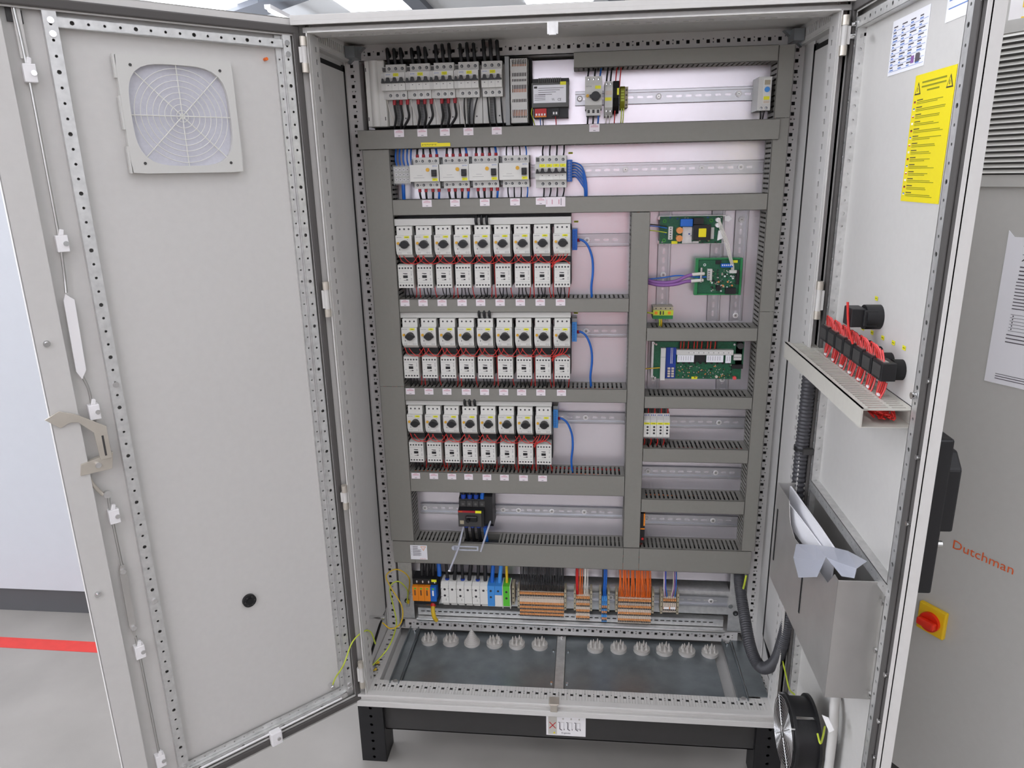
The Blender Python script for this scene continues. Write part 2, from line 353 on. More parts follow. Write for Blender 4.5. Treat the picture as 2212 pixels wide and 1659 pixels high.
b.sheet((-.59, .308, 1.972), (1, 0, 0), (0, 0, 1), 1.18, .04, -.002, sq_row(1.18, .025, .0085, .0175)); b.box(-.59, .59, .308, .404, 1.972, 1.974); b.box(-.59, .59, .395, .404, 1.972, 2.01, 'galv_dark'); b.box(-.59, .59, .312, .395, 1.974, 1.9745, 'galv_dark'); b.box(-.59, .59, .312, .395, 2.0105, 2.011, 'galv_dark')  # hollow lined in a darker tone so its holes look shaded
b.build('rear_top_rail', en)
b = MB('paint_in')
b.sheet((-.535, .312, .243), (1, 0, 0), (0, 0, 1), 1.07, .034, -.002, sq_row(1.07, .025, .0085, .016)); b.box(-.55, .55, .395, .404, .243, .277); b.box(-.55, .55, .312, .404, .241, .243); b.box(-.55, .55, .312, .404, .276, .278)
b.build('rear_bottom_rail', en)
b = MB('galv'); b.box(-.037, -.013, -.02, -.017, 1.965, 1.99); b.box(-.037, -.013, -.02, .02, 1.987, 1.989); b.box(-.033, -.017, -.0225, -.017, 1.963, 1.967); b.build('catch_plate', en, bev=.0015)
b = MB('nickel'); b.box(-.044, -.016, -.02, .012, .244, .248); b.box(-.04, -.02, -.021, -.017, .222, .246); b.build('catch_plate', en, bev=.0015)
for s, zs in ((-1, ((1.908, 1.98), (1.352, 1.436), (.834, .9), (.272, .356))), (1, ((1.903, 1.978), (1.345, 1.43)))):
    for z0, z1 in zs:
        b = MB('paint'); x = s*.579
        b.cyl((x, -.018, z0), (x, -.018, z1), .006, 12); b.box(s*.574, s*.590, -.021, .006, z0+.02, z1-.02)
        b.cyl((x, -.018, z0-.001), (x, -.018, z0+.018), .0078, 12, 'nickel'); b.cyl((x, -.018, z1-.018), (x, -.018, z1+.001), .0078, 12, 'nickel'); b.build('hinge', en)
# plinth
pl = thing('plinth', 'black steel plinth with perforated corner pieces under the open enclosure', 'plinth')
for s in (-1, 1):
    for y0, y1 in ((-.002, .055), (.355, .41)):
        b = MB('black')
        b.rsheet((s*.604 if s < 0 else .530, y0, .0), (0, 0, 1), (1, 0, 0), .204, .074, -.003 if s < 0 else -.003, .029, .005); b.box(s*.601, s*.604, y0, y1, 0, .204); b.box(s*.530, s*.533, y0, y1+.02, 0, .204); b.box(s*.53, s*.604, y1-.003, y1, 0, .204); b.box(s*.53, s*.604, y0, y1, 0, .004)
        b.build('corner_piece', pl)
b = MB('plinth'); b.box(-.53, .53, .012, .016, .104, .204); b.box(-.53, .53, .012, .03, .104, .107); b.build('front_panel', pl)
b = MB('plinth'); b.box(-.53, .53, .39, .394, .104, .204); b.build('rear_panel', pl)
b = MB('white'); b.box(-.0565, .0565, -.0005, 0, -.035, .035); st = b.build('transport_label', None, (.003, .0115, .151)); tag(st, 'white pictogram label with red cross on the black plinth', 'label')
b = MB('grey_print')
b.box(-.051, -.026, -.0009, -.0005, -.0315, .0315, 'duct_light')
for sg in (1, -1): b.prism([(-.048, sg*.010), (-.0465, sg*.0115), (-.0285, -sg*.0095), (-.030, -sg*.011)][::sg], -.0016, -.001, 'y', 'red')
b.prism([(-.037, -.028), (-.030, -.028), (-.0335, -.021)], -.0013, -.001, 'y', 'yellow_lab')
for k, x in enumerate((-.022, .001, .024)):
    b.prism([(x, .010), (x+.003, .011), (x+.003, -.012), (x+.010, -.017), (x+.011, -.015), (x+.005, -.011), (x+.0045, .012), (x, .012)], -.0012, -.0006, 'y')
    b.box(x+.006, x+.0065, -.0011, -.0005, -.011, .012); b.box(x+.016, x+.0165, -.0011, -.0005, -.014, .010); b.box(x+.0165, x+.018, -.0011, -.0005, -.015, -.011, 'ink'); b.box(x+.006, x+.017, -.0011, -.0005, .011, .0115, 'duct_light')
    b.box(x+.012, x+.016, -.0011, -.0005, .021, .026, 'duct_light')
b.box(.03, .042, -.0011, -.0005, -.010, -.0093)
b.text('Argentic', 0, -.0011, -.025, .0055, 'grey_print', w=.027)
b.build('print', st)
b = MB('yellow_post'); b.cb(0, 0, 0, .030, .004, .022)
for k in range(4): b.cyl((-.007+.014*(k % 2), -.002, -.005+.010*(k//2)), (-.007+.014*(k % 2), -.004, -.005+.010*(k//2)), .0045, 10, 'gnye')
tag(b.build('spacer_pad', None, (-.562, .046, .014)), 'small yellow pad with four round studs lying in the plinth corner', 'pad')
# ------------------------------------------------------------------ doors
TL = .78717; DW = .602; DZ0, DZ1 = .212, 2.020
def door(s, ang, hx, width):
    # local x = hinge to free edge, local y = s*off where off points to the door's inner side
    d = MB('paint'); o = lambda v: s*v
    d.box(0, width, o(-.020), o(-.018), DZ0, DZ1)                                        # sheet
    d.box(width-.002, width, o(-.018), o(.006), DZ0, DZ1); d.box(-.026, -.024, o(-.018), o(0), DZ0, DZ1); d.box(-.026, 0, o(-.020), o(-.018), DZ0, DZ1)
    d.box(-.026, width, o(-.02), o(.0), DZ1-.002, DZ1); d.box(-.026, width, o(-.02), o(.0), DZ0, DZ0+.002)
    fl = .006 if s > 0 else .0
    d.box(width-.05, width, o(fl-.002), o(fl), DZ0, DZ1); d.box(width-.05, width-.0485, o(-.018), o(fl-.0005), DZ0+.01, DZ1-.01)
    d.box(-.026, .006, o(-.002), o(0), DZ0, DZ1); d.box(-.026, width, o(-.002), o(0), DZ1-.036, DZ1); d.box(-.026, width, o(-.002), o(0), DZ0, DZ0+.030)
    D = d.build('door', en, (hx, -.010, 0), ang)
    # seal
    g = MB('gasket'); u0, u1 = -.009, width-.050
    z0, z1 = DZ0+.026, DZ1-.033; w = .018
    g.box(u0, u1, o(0), o(.007), z1, z1+w); g.box(u0, u1, o(0), o(.007), z0-w, z0)
    g.box(u0-.0, u0+w-.003, o(0), o(.007), z0-.004, z1+.004)
    if s < 0: g.box(width-.046, width-.003, o(.0), o(.0035), z0, z1); g.box(width-.034, width-.018, o(.0035), o(.0075), z0, z1)
    g.build('gasket', D, bev=.003)
    return D, o
LD, oL = door(1, math.pi+TL, -.6, DW)
RD, oR = door(-1, -math.pi/2, .6, .558)
def FL(u, off, z): return Vector((-.6-math.cos(TL)*u+math.sin(TL)*off, -.01-math.sin(TL)*u-math.cos(TL)*off, z))
def FR(u, off, z): return Vector((.6-off, -.01-u, z))
# stiffening rails
def rail(D, o, s, u0, u1, z0, z1, vert, pitch=.0275, r=.0027, m='galv', top=.0, step=True):
    b = MB(m)
    if vert:
        L = z1-z0
        if s > 0: b.rsheet((u0, o(top), z0), (0, 0, 1), (1, 0, 0), L, u1-u0, .0015, pitch, r, 4)
        else: b.rsheet((u0, o(top), z0), (0, 0, 1), (1, 0, 0), L, u1-u0, .0015, pitch, r, 4)
        b.box(u0, u0+.0015, o(-.018), o(top), z0, z1); b.box(u1-.0015, u1, o(-.018), o(top), z0, z1)
    else:
        b.rsheet((u0, o(top), z0), (1, 0, 0), (0, 0, 1), u1-u0, z1-z0, .0015, pitch, r, 4)
        b.box(u0, u1, o(-.018), o(top), z0, z0+.0015); b.box(u0, u1, o(-.018), o(top), z1-.0015, z1)
    return b.build('perforated_rail', D)
rail(LD, oL, 1, .463, .486, .262, 1.984, True)
rail(LD, oL, 1, .012, .030, .262, 1.984, True, m='galv'); rail(LD, oL, 1, .0305, .044, .262, 1.984, True, top=-.011, r=.002)
rail(LD, oL, 1, .03, .463, 1.957, 1.976, False); rail(LD, oL, 1, .03, .463, .246, .264, False)
b = MB('galv'); b.rsheet((.03, oL(-.01), .2645), (1, 0, 0), (0, 0, 1), .433, .016, .0015, .025, .002); b.build('perforated_rail', LD)
for u, z in ((.474, 1.968), (.474, 1.945), (.021, 1.968), (.021, 1.945), (.474, 1.27), (.021, .27), (.021, .285), (.474, .28), (.474, .75), (.582, 1.377), (.582, .816)):
    b = MB('chrome')
    if u > .5: b.cyl((u, oL(.006), z), (u, oL(.012), z), .0065, 12); b.cyl((u, oL(.012), z), (u, oL(.016), z), .004, 8)
    else: b.cyl((u, oL(.001), z), (u, oL(.004), z), .006, 12)
    b.build('screw', LD)
# locking rods, guides, latch
def lp(u, z, off): return (u, oL(off), z)
b = MB('paint')
b.box(.518, .531, oL(-.012), oL(-.006), 1.90, 1.985); b.tube([lp(.527, 1.985, -.006), lp(.524, 1.88, -.006), lp(.5245, 1.60, -.006), lp(.525, 1.56, -.006), lp(.528, 1.50, -.007), lp(.531, 1.47, -.004)], .0028, 8, 'steel')
b.prism([(.519, 1.455), (.533, 1.468), (.538, 1.455), (.540, 1.31), (.532, 1.292), (.522, 1.31)], oL(-.010), oL(-.003), 'y', 'white')
b.tube([lp(.531, 1.30, -.006), lp(.524, 1.27, -.006), lp(.523, 1.235, -.006), lp(.524, 1.19, -.006)], .0028, 8, 'steel')
b.build('locking_rod', LD)
b = MB('steel'); b.tube([lp(.524, 1.035, -.004), lp(.526, 1.0, -.006), lp(.525, .90, -.006), lp(.524, .86, -.006)], .003, 8)
b.prism([(.520, .86), (.528, .86), (.532, .845), (.533, .70), (.526, .67), (.519, .70), (.517, .845)], oL(-.009), oL(-.003), 'y', 'brushed')
b.cyl((.525, oL(-.003), .845), (.525, oL(.001), .845), .006, 12, 'chrome'); b.cyl((.525, oL(-.003), .70), (.525, oL(.001), .70), .006, 12, 'chrome')
b.tube([lp(.524, .675, -.006), lp(.523, .62, -.006), lp(.522, .45, -.006), lp(.521, .25, -.006)], .003, 8); b.build('locking_rod', LD)
for z in (1.881, 1.572, 1.225, .985, .640, .331):
    b = MB('white'); b.box(.511, .532, oL(-.018), oL(.002), z-.022, z+.010); b.prism([(.517, z+.01), (.526, z+.01), (.522, z+.022), (.515, z+.020)], oL(-.01), oL(.0), 'y')
    b.cyl((.516, oL(.002), z-.006), (.516, oL(.005), z-.006), .005, 10, 'chrome'); b.build('rod_guide', LD, bev=.0012)
b = MB('nickel')
b.prism([(.612, 1.226), (.600, 1.214), (.588, 1.203), (.570, 1.211), (.556, 1.208), (.532, 1.180), (.529, 1.118), (.507, 1.118), (.507, 1.188), (.558, 1.226), (.585, 1.238)], oL(.010), oL(.0135), 'y')
b.box(.5155, .5195, oL(.0132), oL(.0142), 1.125, 1.170, 'dark_grey')
b.prism([(.503, 1.128), (.565, 1.116), (.570, 1.092), (.510, 1.092)], oL(-.002), oL(.010), 'y'); b.cyl((.535, oL(.010), 1.108), (.535, oL(.016), 1.108), .006, 12, 'chrome')
b.tube([lp(.560, 1.095, 0), lp(.548, 1.06, .0), lp(.535, 1.035, -.002)], .004, 8); b.cyl((.527, oL(-.004), 1.035), (.527, oL(.006), 1.035), .008, 12, 'chrome')
b.build('latch', LD, bev=.0006)
b = MB('white'); b.box(.232, .262, oL(-.0), oL(.020), .222, .262); b.cyl((.243, oL(.02), .242), (.243, oL(.024), .242), .005, 10, 'chrome'); b.build('door_guide', LD, bev=.003)
b = MB('white'); b.tube([lp(.44, .2555, .004), lp(.05, .2555, .004)], .0028, 8, spline=False); b.build('stay_rod', LD)
b = MB('dark_grey'); b.box(.531, .54, oL(-.0175), oL(-.012), 1.962, 1.985); b.box(.515, .523, oL(-.0175), oL(-.012), 1.96, 1.982); b.build('rod_slot', LD)
b = MB('orange_bright'); b.cyl((.068, oL(-.018), 1.933), (.068, oL(-.005), 1.933), .0035, 10); tag(b.build('orange_plug', None, (-.6, -.010, 0), math.pi+TL), 'tiny orange plug in the left door above the vent', 'plug')
b = MB('black'); b.cyl((0, oL(-.0178), 0), (0, oL(-.010), 0), .017, 24); b.cyl((0, oL(-.010), 0), (0, oL(-.006), 0), .008, 16, 'black_matt')
for k in range(6): b.cyl((.012*math.cos(k*1.047), oL(-.01), .012*math.sin(k*1.047)), (.012*math.cos(k*1.047), oL(-.008), .012*math.sin(k*1.047)), .002, 6, 'dark_grey')
tag(b.build('cable_plug', None, tuple(FL(.26, 0, .653)), math.pi+TL), 'round black plastic plug low on the left door', 'plug')
# filter vent
vt = thing('vent_grille', 'square pale plastic vent with round spider web guard on the left door', 'vent', tuple(FL(.2625, 0, 1.808)), math.pi+TL)
b = MB('white_dev2'); HW = .113
out = []
for q in range(4):
    for k in range(9):
        t = R(90*q+k*11.25); out.append(t)
def sq(t, h, r):   # rounded square
    c, s_ = math.cos(t), math.sin(t); n_ = r; k = (abs(c)**n_+abs(s_)**n_)**(-1/n_); return h*k*c, h*k*s_
N_ = 48; vo = []; vi = []; fs = []
ts = [2*math.pi*i/N_+math.pi/4 for i in range(N_)]
yo = oL(.0)
for t in ts: x, z = sq(t, HW, 40); vo.append((x, yo, z))
for t in ts: x, z = sq(t, .0985, 3.6); vi.append((x, yo, z))
vb = [(x, oL(-.018), z) for x, y, z in vo]; vc = [(x*1.0, oL(-.014), z) for x, y, z in vi]
b.add(vo+vi+vb+vc, [(i, (i+1) % N_, N_+(i+1) % N_, N_+i) for i in range(N_)]+[(i, 2*N_+i, 2*N_+(i+1) % N_, (i+1) % N_) for i in range(N_)]+[(N_+i, N_+(i+1) % N_, 3*N_+(i+1) % N_, 3*N_+i) for i in range(N_)])
for sx in (-1, 1):
    for sz in (-1, 1): b.cyl((sx*.087, oL(.0002), sz*.093), (sx*.087, oL(.001), sz*.093), .003, 10, 'dark_grey')
b.build('frame', vt)
for z0, z1 in ((.068, .112), (-.028, .035), (-.112, -.06)): b = MB('white_dev2'); b.box(HW, HW+.004, oL(-.014), oL(-.001), z0, z1); b.build('clip', vt)
b = MB('white_dev')
for i in range(1, 10):
    r_ = .0115*i
    pts = []
    for k in range(49):
        t = 2*math.pi*k/48; x, z = r_*math.cos(t), r_*math.sin(t); pts.append((x, oL(-.004), z))
    if r_ < .097: b.tube(pts, .0009, 4, spline=False)
b.ring((0, oL(-.004), 0), .005, .0009)
for k in range(8):
    t = R(45*k); x, z = sq(t, .0985, 3.6); b.cyl((0, oL(-.0045), 0), (x, oL(-.0045), z), .0013, 5)
b.build('guard', vt)
b = MB('filter_mat'); b.box(-.105, .105, oL(-.0175), oL(-.0125), -.105, .105); b.build('filter_mat', vt)

# ---- right door fittings
rail(RD, oR, -1, .000, .019, .30, 1.975, True); rail(RD, oR, -1, .485, .507, .26, 1.975, True)
rail(RD, oR, -1, .02, .49, 1.952, 1.972, False); rail(RD, oR, -1, .02, .49, .925, .948, False, r=.0015)
b = MB('galv'); b.rsheet((.0205, .018, .30), (0, 0, 1), (0, -1, 0), 1.655, .018, .001, .0275, .0024, 4); b.build('rail_edge', RD)
for u, z, o0, o1, r_ in [(.547, z, .003, .010, .0045) for z in (1.90, 1.35, 1.22, 1.10, .80, .70, .62, .5)]+[(.008, 1.962, .001, .010, .006), (.008, 1.938, .001, .010, .006), (.496, 1.31, .001, .008, .006)]:
    b = MB('chrome'); b.cyl((u, oR(o0), z), (u, oR(o1), z), r_, 10); b.build('screw', RD)
b = MB('chrome'); b.box(.05, .075, oR(.0), oR(.003), 1.928, 1.934); b.box(.072, .075, oR(0), oR(.003), 1.915, 1.934); b.build('hook', RD)
# outer handle
b = MB('black'); b.box(.48, .543, oR(-.050), oR(-.02), .965, 1.25); b.prism([(.48, 1.065), (.525, 1.075), (.525, 1.19), (.50, 1.215), (.48, 1.215)], oR(-.078), oR(-.050), 'y')
b.cyl((.530, oR(-.050), 1.055), (.530, oR(-.060), 1.055), .006, 10, 'steel'); b.build('handle', RD, bev=.004)
def on_rd(u, off, z): return tuple(FR(u, off, z))
# labels (local x along u, facing -X => local -y * ... ; door frame rotation -90deg, inner side is local -y)
b = MB('paper'); b.box(0, .155, -.0006, 0, 0, .095); ty = b.build('type_plate', None, on_rd(.163, -.0178, 1.842), -math.pi/2); tag(ty, 'white type label with rows of print, beside the top of the right door', 'label')
b = MB('grey_print')
for r_ in range(8):
    z = .082-r_*.0100; b.box(.004, .151, -.0010, -.0006, z-.006, z-.0055, 'blue_print')
    for q in range(4): b.box(.008+q*.037, .008+q*.037+random.uniform(.012, .026), -.0010, -.0006, z, z+.0022); b.box(.008+q*.037, .008+q*.037+random.uniform(.006, .02), -.0010, -.0006, z-.0042, z-.0022, 'blue_print')
b.box(.10, .112, -.0011, -.0006, .010, .022, 'violet'); b.box(.118, .136, -.0011, -.0006, .010, .022, 'grey_print'); b.build('print', ty)
b = MB('paper'); b.box(0, .085, -.0006, 0, 0, .11); t2 = b.build('type_plate', None, on_rd(.378, -.0178, 1.896), -math.pi/2); tag(t2, 'second white label, cut by the top of the picture, right of the larger one', 'label')
b = MB('blue_print')
for r_ in range(9): b.box(.008, .08, -.0010, -.0006, .018+r_*.012, .0195+r_*.012)
b.build('print', t2)
b = MB('yellow_lab'); b.box(0, .148, -.0006, 0, 0, .21); wl = b.build('warning_label', None, on_rd(.294, -.0175, 1.618), -math.pi/2); tag(wl, 'tall yellow multilingual warning label with two triangles on the right door', 'label')
b = MB('olive_print')
def tri(b, x, z, h, y, m, mi):
    b.prism([(x-h*.58, z), (x+h*.58, z), (x, z+h)], y-.0004, y, 'y', m); b.prism([(x-h*.40, z+h*.10), (x+h*.40, z+h*.10), (x, z+h*.8)], y-.0007, y-.0004, 'y', mi); b.box(x-h*.04, x+h*.04, y-.001, y-.0007, z+h*.22, z+h*.55, m)
tri(b, .016, .178, .020, -.0006, 'ink', 'yellow_lab'); tri(b, .132, .178, .020, -.0006, 'ink', 'yellow_lab')
b.box(.030, .118, -.001, -.0006, .195, .1975); b.box(.030, .118, -.001, -.0006, .188, .1905); b.box(.052, .096, -.001, -.0006, .181, .1835)
for k in range(14):
    z = .168-k*.0118; b.box(.018, .04, -.001, -.0006, z, z+.0014, 'ink'); b.box(.018, .018+random.uniform(.07, .115), -.001, -.0006, z-.003, z-.0019); b.box(.018, .018+random.uniform(.05, .11), -.001, -.0006, z-.0055, z-.0045)
    b.box(.006, .0125, -.001, -.0006, z-.0035, z-.0018, 'red' if k % 2 == 0 else 'white'); b.box(.006, .0125, -.001, -.0006, z-.0018, z, ('ink', 'blue', 'white', 'white')[k % 4])
b.build('print', wl)
# red wire trunking across right door
td = thing('cable_trunking', 'light grey slotted trunking across the right door, open end showing red wires', 'cable trunking', on_rd(-.045, -.018, 1.242), -math.pi/2)
TLn = .512; b = MB('duct_light'); b.box(0, TLn, -.002, 0, 0, .033)
hol = [h for x in range(40) for h in ((.008+x*.0125, .0135+x*.0125, .012, .036), (.008+x*.0125, .0135+x*.0125, .042, .078))]
b.sheet((0, -.088, .033), (1, 0, 0), (0, 1, 0), TLn, .088, -.0015, [(h[0], h[1], .088-h[3], .088-h[2]) for h in hol])
b.box(0, TLn, -.088, 0, 0, .0015); b.build('base', td)
b = MB('duct_light'); b.box(-.0, TLn, -.0905, -.088, -.001, .036); b.box(0, TLn, -.0905, -.080, .034, .036); b.build('cover', td)
b = MB('red_wire')
for k in range(14):
    y = -.015-random.random()*.05; z = .005+random.random()*.02
    b.tube([(.03, y, z), (.2+random.random()*.1, -.02-random.random()*.05, .005+random.random()*.02), (.40, y-.005, z), (TLn-.012-random.random()*.02, -.03-random.random()*.03, .008+random.random()*.015), (TLn-.05, y, .025-z*.5)], .0016, 5, sub=4)
w_ = b.build('wire_bundle', None, td.location, -math.pi/2); tag(w_, 'tangle of red wires lying inside the trunking on the right door', 'wires', kind='stuff')
# selector switches
sw = thing('selector_switch_block', 'black switch block, nearest the hinge in the row above the door trunking', 'switch', on_rd(.082, -.018, 1.326), -math.pi/2, 'black switch blocks on the right door')
b = MB('black'); b.box(-.0225, .0225, -.044, -.018, -.0165, .0165); b.build('contact_block', sw, bev=.0015)
b = MB('black_matt'); b.cyl((0, 0, 0), (0, -.018, 0), .019, 20); b.build('collar', sw)
b = MB('dark_grey'); b.box(-.018, .018, -.0452, -.044, -.011, .012); b.build('face_plate', sw)
b = MB('steel'); b.box(-.016, .016, -.040, -.030, .0163, .0178); b.build('terminal_clamp', sw)
sws = [sw]
for k in range(1, 7):
    t_ = dup(sw, on_rd(.082+.0512*k, -.018, 1.326), ['', 'black switch block, second from the hinge in the door row', 'black switch block, third from the hinge in the door row', 'black switch block in the middle of the row on the door', 'black switch block, third from the free edge of the door', 'black switch block, second from the free edge of the door', 'black switch block nearest the free edge of the right door'][k])
    sws.append(t_)
for k in range(7):
    b = MB('yellow'); b.box(-.0065, .0065, -.0005, 0, -.004, .004); b.box(-.004, .004, -.0008, -.0005, -.001, .001, 'olive_print')
    tag(b.build('marker_tag', None, on_rd((.08, .132, .186, .236, .29, .34, .387)[k], -.0175, 1.357+.0015*k), -math.pi/2), 'tiny yellow tag over the %s switch block from the hinge on the door' % ORD[k], 'tag', 'yellow tags over the door switches')
b = MB('yellow'); b.box(-.0065, .0065, -.0005, 0, -.004, .004); b.box(-.004, .004, -.0008, -.0005, -.001, .001, 'olive_print')
tag(b.build('marker_tag', None, on_rd(.237, -.0175, 1.430), -math.pi/2), 'tiny yellow tag beside the single round switch, above all other door tags', 'tag', 'yellow tags over the door switches')
ss = thing('push_button_switch', 'single black switch with round collar above the row of switch blocks', 'switch', on_rd(.262, -.018, 1.398), -math.pi/2)
b = MB('black'); b.box(-.030, .014, -.058, -.03, -.018, .018); b.build('contact_block', ss, bev=.002)
b = MB('black'); b.cyl((0, 0, 0), (0, -.03, 0), .024, 24); b.box(-.02, .02, -.036, -.01, -.016, .016); b.build('collar', ss, bev=.002)
b = MB('steel'); b.cyl((.008, -.037, .006), (.008, -.0395, .006), .003, 8); b.cyl((.008, -.037, -.007), (.008, -.0395, -.007), .003, 8); b.build('terminal_screws', ss)
b = MB('red_wire'); b.tube([(.004, -.064, .030), (.006, -.061, .0), (.010, -.058, -.024), (.016, -.05, -.05)], .0026, 6)
tag(b.build('red_wire', None, ss.location, -math.pi/2), 'red wire crossing the single round switch on the door', 'wire')
# looped jumper wires and hanging red wires
for k in range(7):
    u = .082+.0512*k
    b = MB('red_pink' if k % 2 else 'red_wire'); 
    for q in range(3):
        dx = -.012+.011*q
        b.tube([(dx, -.044, .018), (dx+.004, -.047, .036), (dx+.016, -.05, .043), (dx+.030, -.047, .034), (dx+.036, -.044, .018)] if k < 6 else [(dx-.02, -.044, .018), (dx-.012, -.047, .038), (dx-.002, -.045, .018)], .0016, 5, sub=4, m=('red_wire', 'red_pink', 'red_pink')[q])
    tag(b.build('jumper_wires', None, on_rd(u, -.028, 1.3235), -math.pi/2), 'looped red jumper wires on top of the %s switch block from the hinge' % ORD[k], 'wires', 'red jumpers on the door switches')
    b = MB('red_wire')
    for q in range(5):
        dx = -.016+.008*q; e = random.uniform(-.012, .006)
        b.tube([(dx, -.040, -.018), (dx+e*.3, -.042, -.035), (dx+e, -.044-.002*q, -.066)], .0017, 5, sub=4, m=('red_wire', 'red_pink', 'red_wire', 'red', 'red_pink')[q])
    b.box(-.004, .006, -.0475, -.0435, -.046, -.042, 'white')
    tag(b.build('control_wires', None, on_rd(u, -.028, 1.3235), -math.pi/2), 'red wires dropping from the %s switch block from the hinge into the trunking' % ORD[k], 'wires', 'red wires under the door switches')
# document pocket
pk = thing('document_pocket', 'folded sheet metal document pocket hanging low on the right door', 'document holder', on_rd(.0, -.016, .67), -math.pi/2)
b = MB('brushed'); b.prism([(0, 0), (.452, 0), (.452, .262), (.43, .262), (.40, .225), (.17, .20), (.13, .215), (.105, .262), (0, .262)], -.089, -.0875, 'y'); b.box(0, .452, -.089, 0, 0, .0015)
b.box(.4505, .452, -.089, -.004, 0, .262); b.box(0, .0015, -.089, 0, 0, .262); b.build('box', pk, bev=.0008)
b = MB('brushed'); b.box(.452, .475, -.006, -.003, .01, .25); b.box(0.0, .452, -.003, -.001, .0, .255); b.build('back_plate', pk)
for u in (.02, .25): b = MB('black_matt'); b.box(u, u+.006, -.0905, -.0892, .06, .20 if u < .1 else .19); b.build('slot', pk)
for z in (.225, .12, .02): b = MB('chrome'); b.cyl((.462, -.006, z), (.462, -.012, z), .006, 10); b.build('screw', pk)
# papers
def sheet_from(name, pts, m, label, cat, thick=.0006, kind=None):
    vs = [Vector(p) for p in pts]; b = MB(m); n = len(vs)//2
    d = Vector((-thick, 0, 0)); allv = vs+[v+d for v in vs]; N = len(vs); fs = []
    for i in range(n-1):
        a0, a1, c0, c1 = i, i+1, n+i, n+i+1
        fs += [(a0, a1, c1, c0), (N+a0, N+c0, N+c1, N+a1)]
    fs += [(0, N, N+n-1, n-1)][:0]
    for i in range(n-1): fs += [(i, N+i, N+i+1, i+1), (n+i, n+i+1, N+n+i+1, N+n+i)]
    fs += [(0, n, N+n, N), (n-1, N+n-1, N+2*n-1, 2*n-1)]
    b.add(allv, fs, m); return tag(b.build(name), label, cat)
def XP(px, py, x): return at(px, py, (1, 0, 0), x)
t1 = [XP(1710, 1050, .560), XP(1740, 1092, .560), XP(1775, 1140, .562), XP(1806, 1186, .566)]
sheet_from('document_sheet', t1+[v+Vector((.0, 0, -.10)) for v in t1], 'paper', 'white paper sheets standing upright in the metal pocket, nearer the door', 'paper', .004)
t1 = [XP(1688, 1065, .535), XP(1716, 1100, .541), XP(1748, 1142, .552), XP(1778, 1182, .556)]
sheet_from('document_sheet', t1+[v+Vector((.0, 0, -.05)) for v in t1], 'paper', 'white paper sheet fanned out towards the cabinet from the metal pocket', 'paper', .003)
xs = .509
bg_ = MB('film')
pts = [(1720, 1175, .520), (1762, 1177, .530), (1800, 1182, .54), (1832, 1190, .54), (1873, 1212, .545), (1714, 1205, .504), (1765, 1210, .503), (1784, 1203, .503), (1812, 1215, .503), (1850, 1228, .503), (1725, 1248, .500), (1765, 1246, .499), (1818, 1245, .500), (1845, 1249, .500)]
vs = [XP(*p) for p in pts]
bg_.add(vs, [(0, 5, 6, 1), (1, 6, 7, 2), (2, 7, 8, 3), (3, 8, 9, 4), (5, 10, 11, 6), (6, 11, 7), (7, 12, 8), (8, 12, 13, 9)], 'film')
o = bg_.build('plastic_sleeve'); tag(o, 'crumpled translucent plastic sleeve hanging over the rim of the metal pocket', 'plastic bag')
sd = o.modifiers.new('s', 'SOLIDIFY'); sd.thickness = .0005
# fan
fn = thing('axial_fan', 'round black axial fan with chrome finger guard, bottom of the right door', 'fan', on_rd(.262, -.014, .418), -math.pi/2)
b = MB('black'); Nf = 40
for r0, r1, y0, y1 in ((.086, .086, -.092, -.086), (.079, .079, -.086, -.042), (.086, .086, -.042, -.036)):
    b.cyl((0, y0, 0), (0, y1, 0), r0, Nf, 'black', r1)
b.build('housing', fn, bev=.002)
b = MB('black_matt'); b.cyl((0, -.0925, 0), (0, -.0922, 0), .078, Nf, 'black_matt'); b.build('throat', fn)
b = MB('dark_grey'); b.cyl((0, -.0935, 0), (0, -.0928, 0), .032, 24)
for k in range(5):
    t = R(72*k); b.add([(math.cos(t+a)*r_, -.0929-h, math.sin(t+a)*r_) for r_, a, h in ((.03, 0, 0), (.075, .15, .0015), (.075, .75, 0.0), (.03, .6, .0008))], [(0, 1, 2, 3)], 'dark_grey')
b.build('impeller', fn)
b = MB('chrome')
for k in range(1, 13): b.ring((0, -.099, 0), .0062*k+.004, .0009, 'y', 32)
for k in range(4):
    t = R(45+90*k); b.cyl((0, -.1005, 0), (math.cos(t)*.083, -.098, math.sin(t)*.083), .0013, 6); b.cyl((math.cos(t)*.083, -.099, math.sin(t)*.083), (math.cos(t)*.083, -.088, math.sin(t)*.083), .003, 8)
b.cyl((0, -.101, 0), (0, -.100, 0), .014, 16); b.build('finger_guard', fn)
b = MB('galv'); b.box(-.02, .02, -.038, .018, -.105, -.083); b.box(.03, .04, -.085, -.04, .07, .0715, 'chrome'); b.build('bracket', fn)
def wire(name, m, pts, r, label, cat='wire', group=None, n=6, sub=5, kind=None, ferr=None):
    b = MB(m); b.tube(pts, r, n, sub=sub)
    if ferr:
        p0, p1 = Vector(pts[0]), Vector(pts[0])+(Vector(pts[1])-Vector(pts[0])).normalized()*ferr[1]
        b.cyl(p0, p1, r*1.35, n+2, ferr[0])
    return tag(b.build(name), label, cat, group, kind)
wire('earth_wire', 'gnye', [Yp(1690, 1425, .0), Yp(1697, 1455, -.04), Yp(1705, 1488, -.1), Yp(1716, 1500, -.16)], .0022, 'green and yellow earth wire running down to the black fan', 'wire')
wire('earth_wire', 'gnye', [XP(1766, 1585, .545), XP(1772, 1606, .545), XP(1778, 1590, .560), XP(1782, 1570, .575)], .0022, 'short green and yellow wire loop on the right of the fan', 'wire')
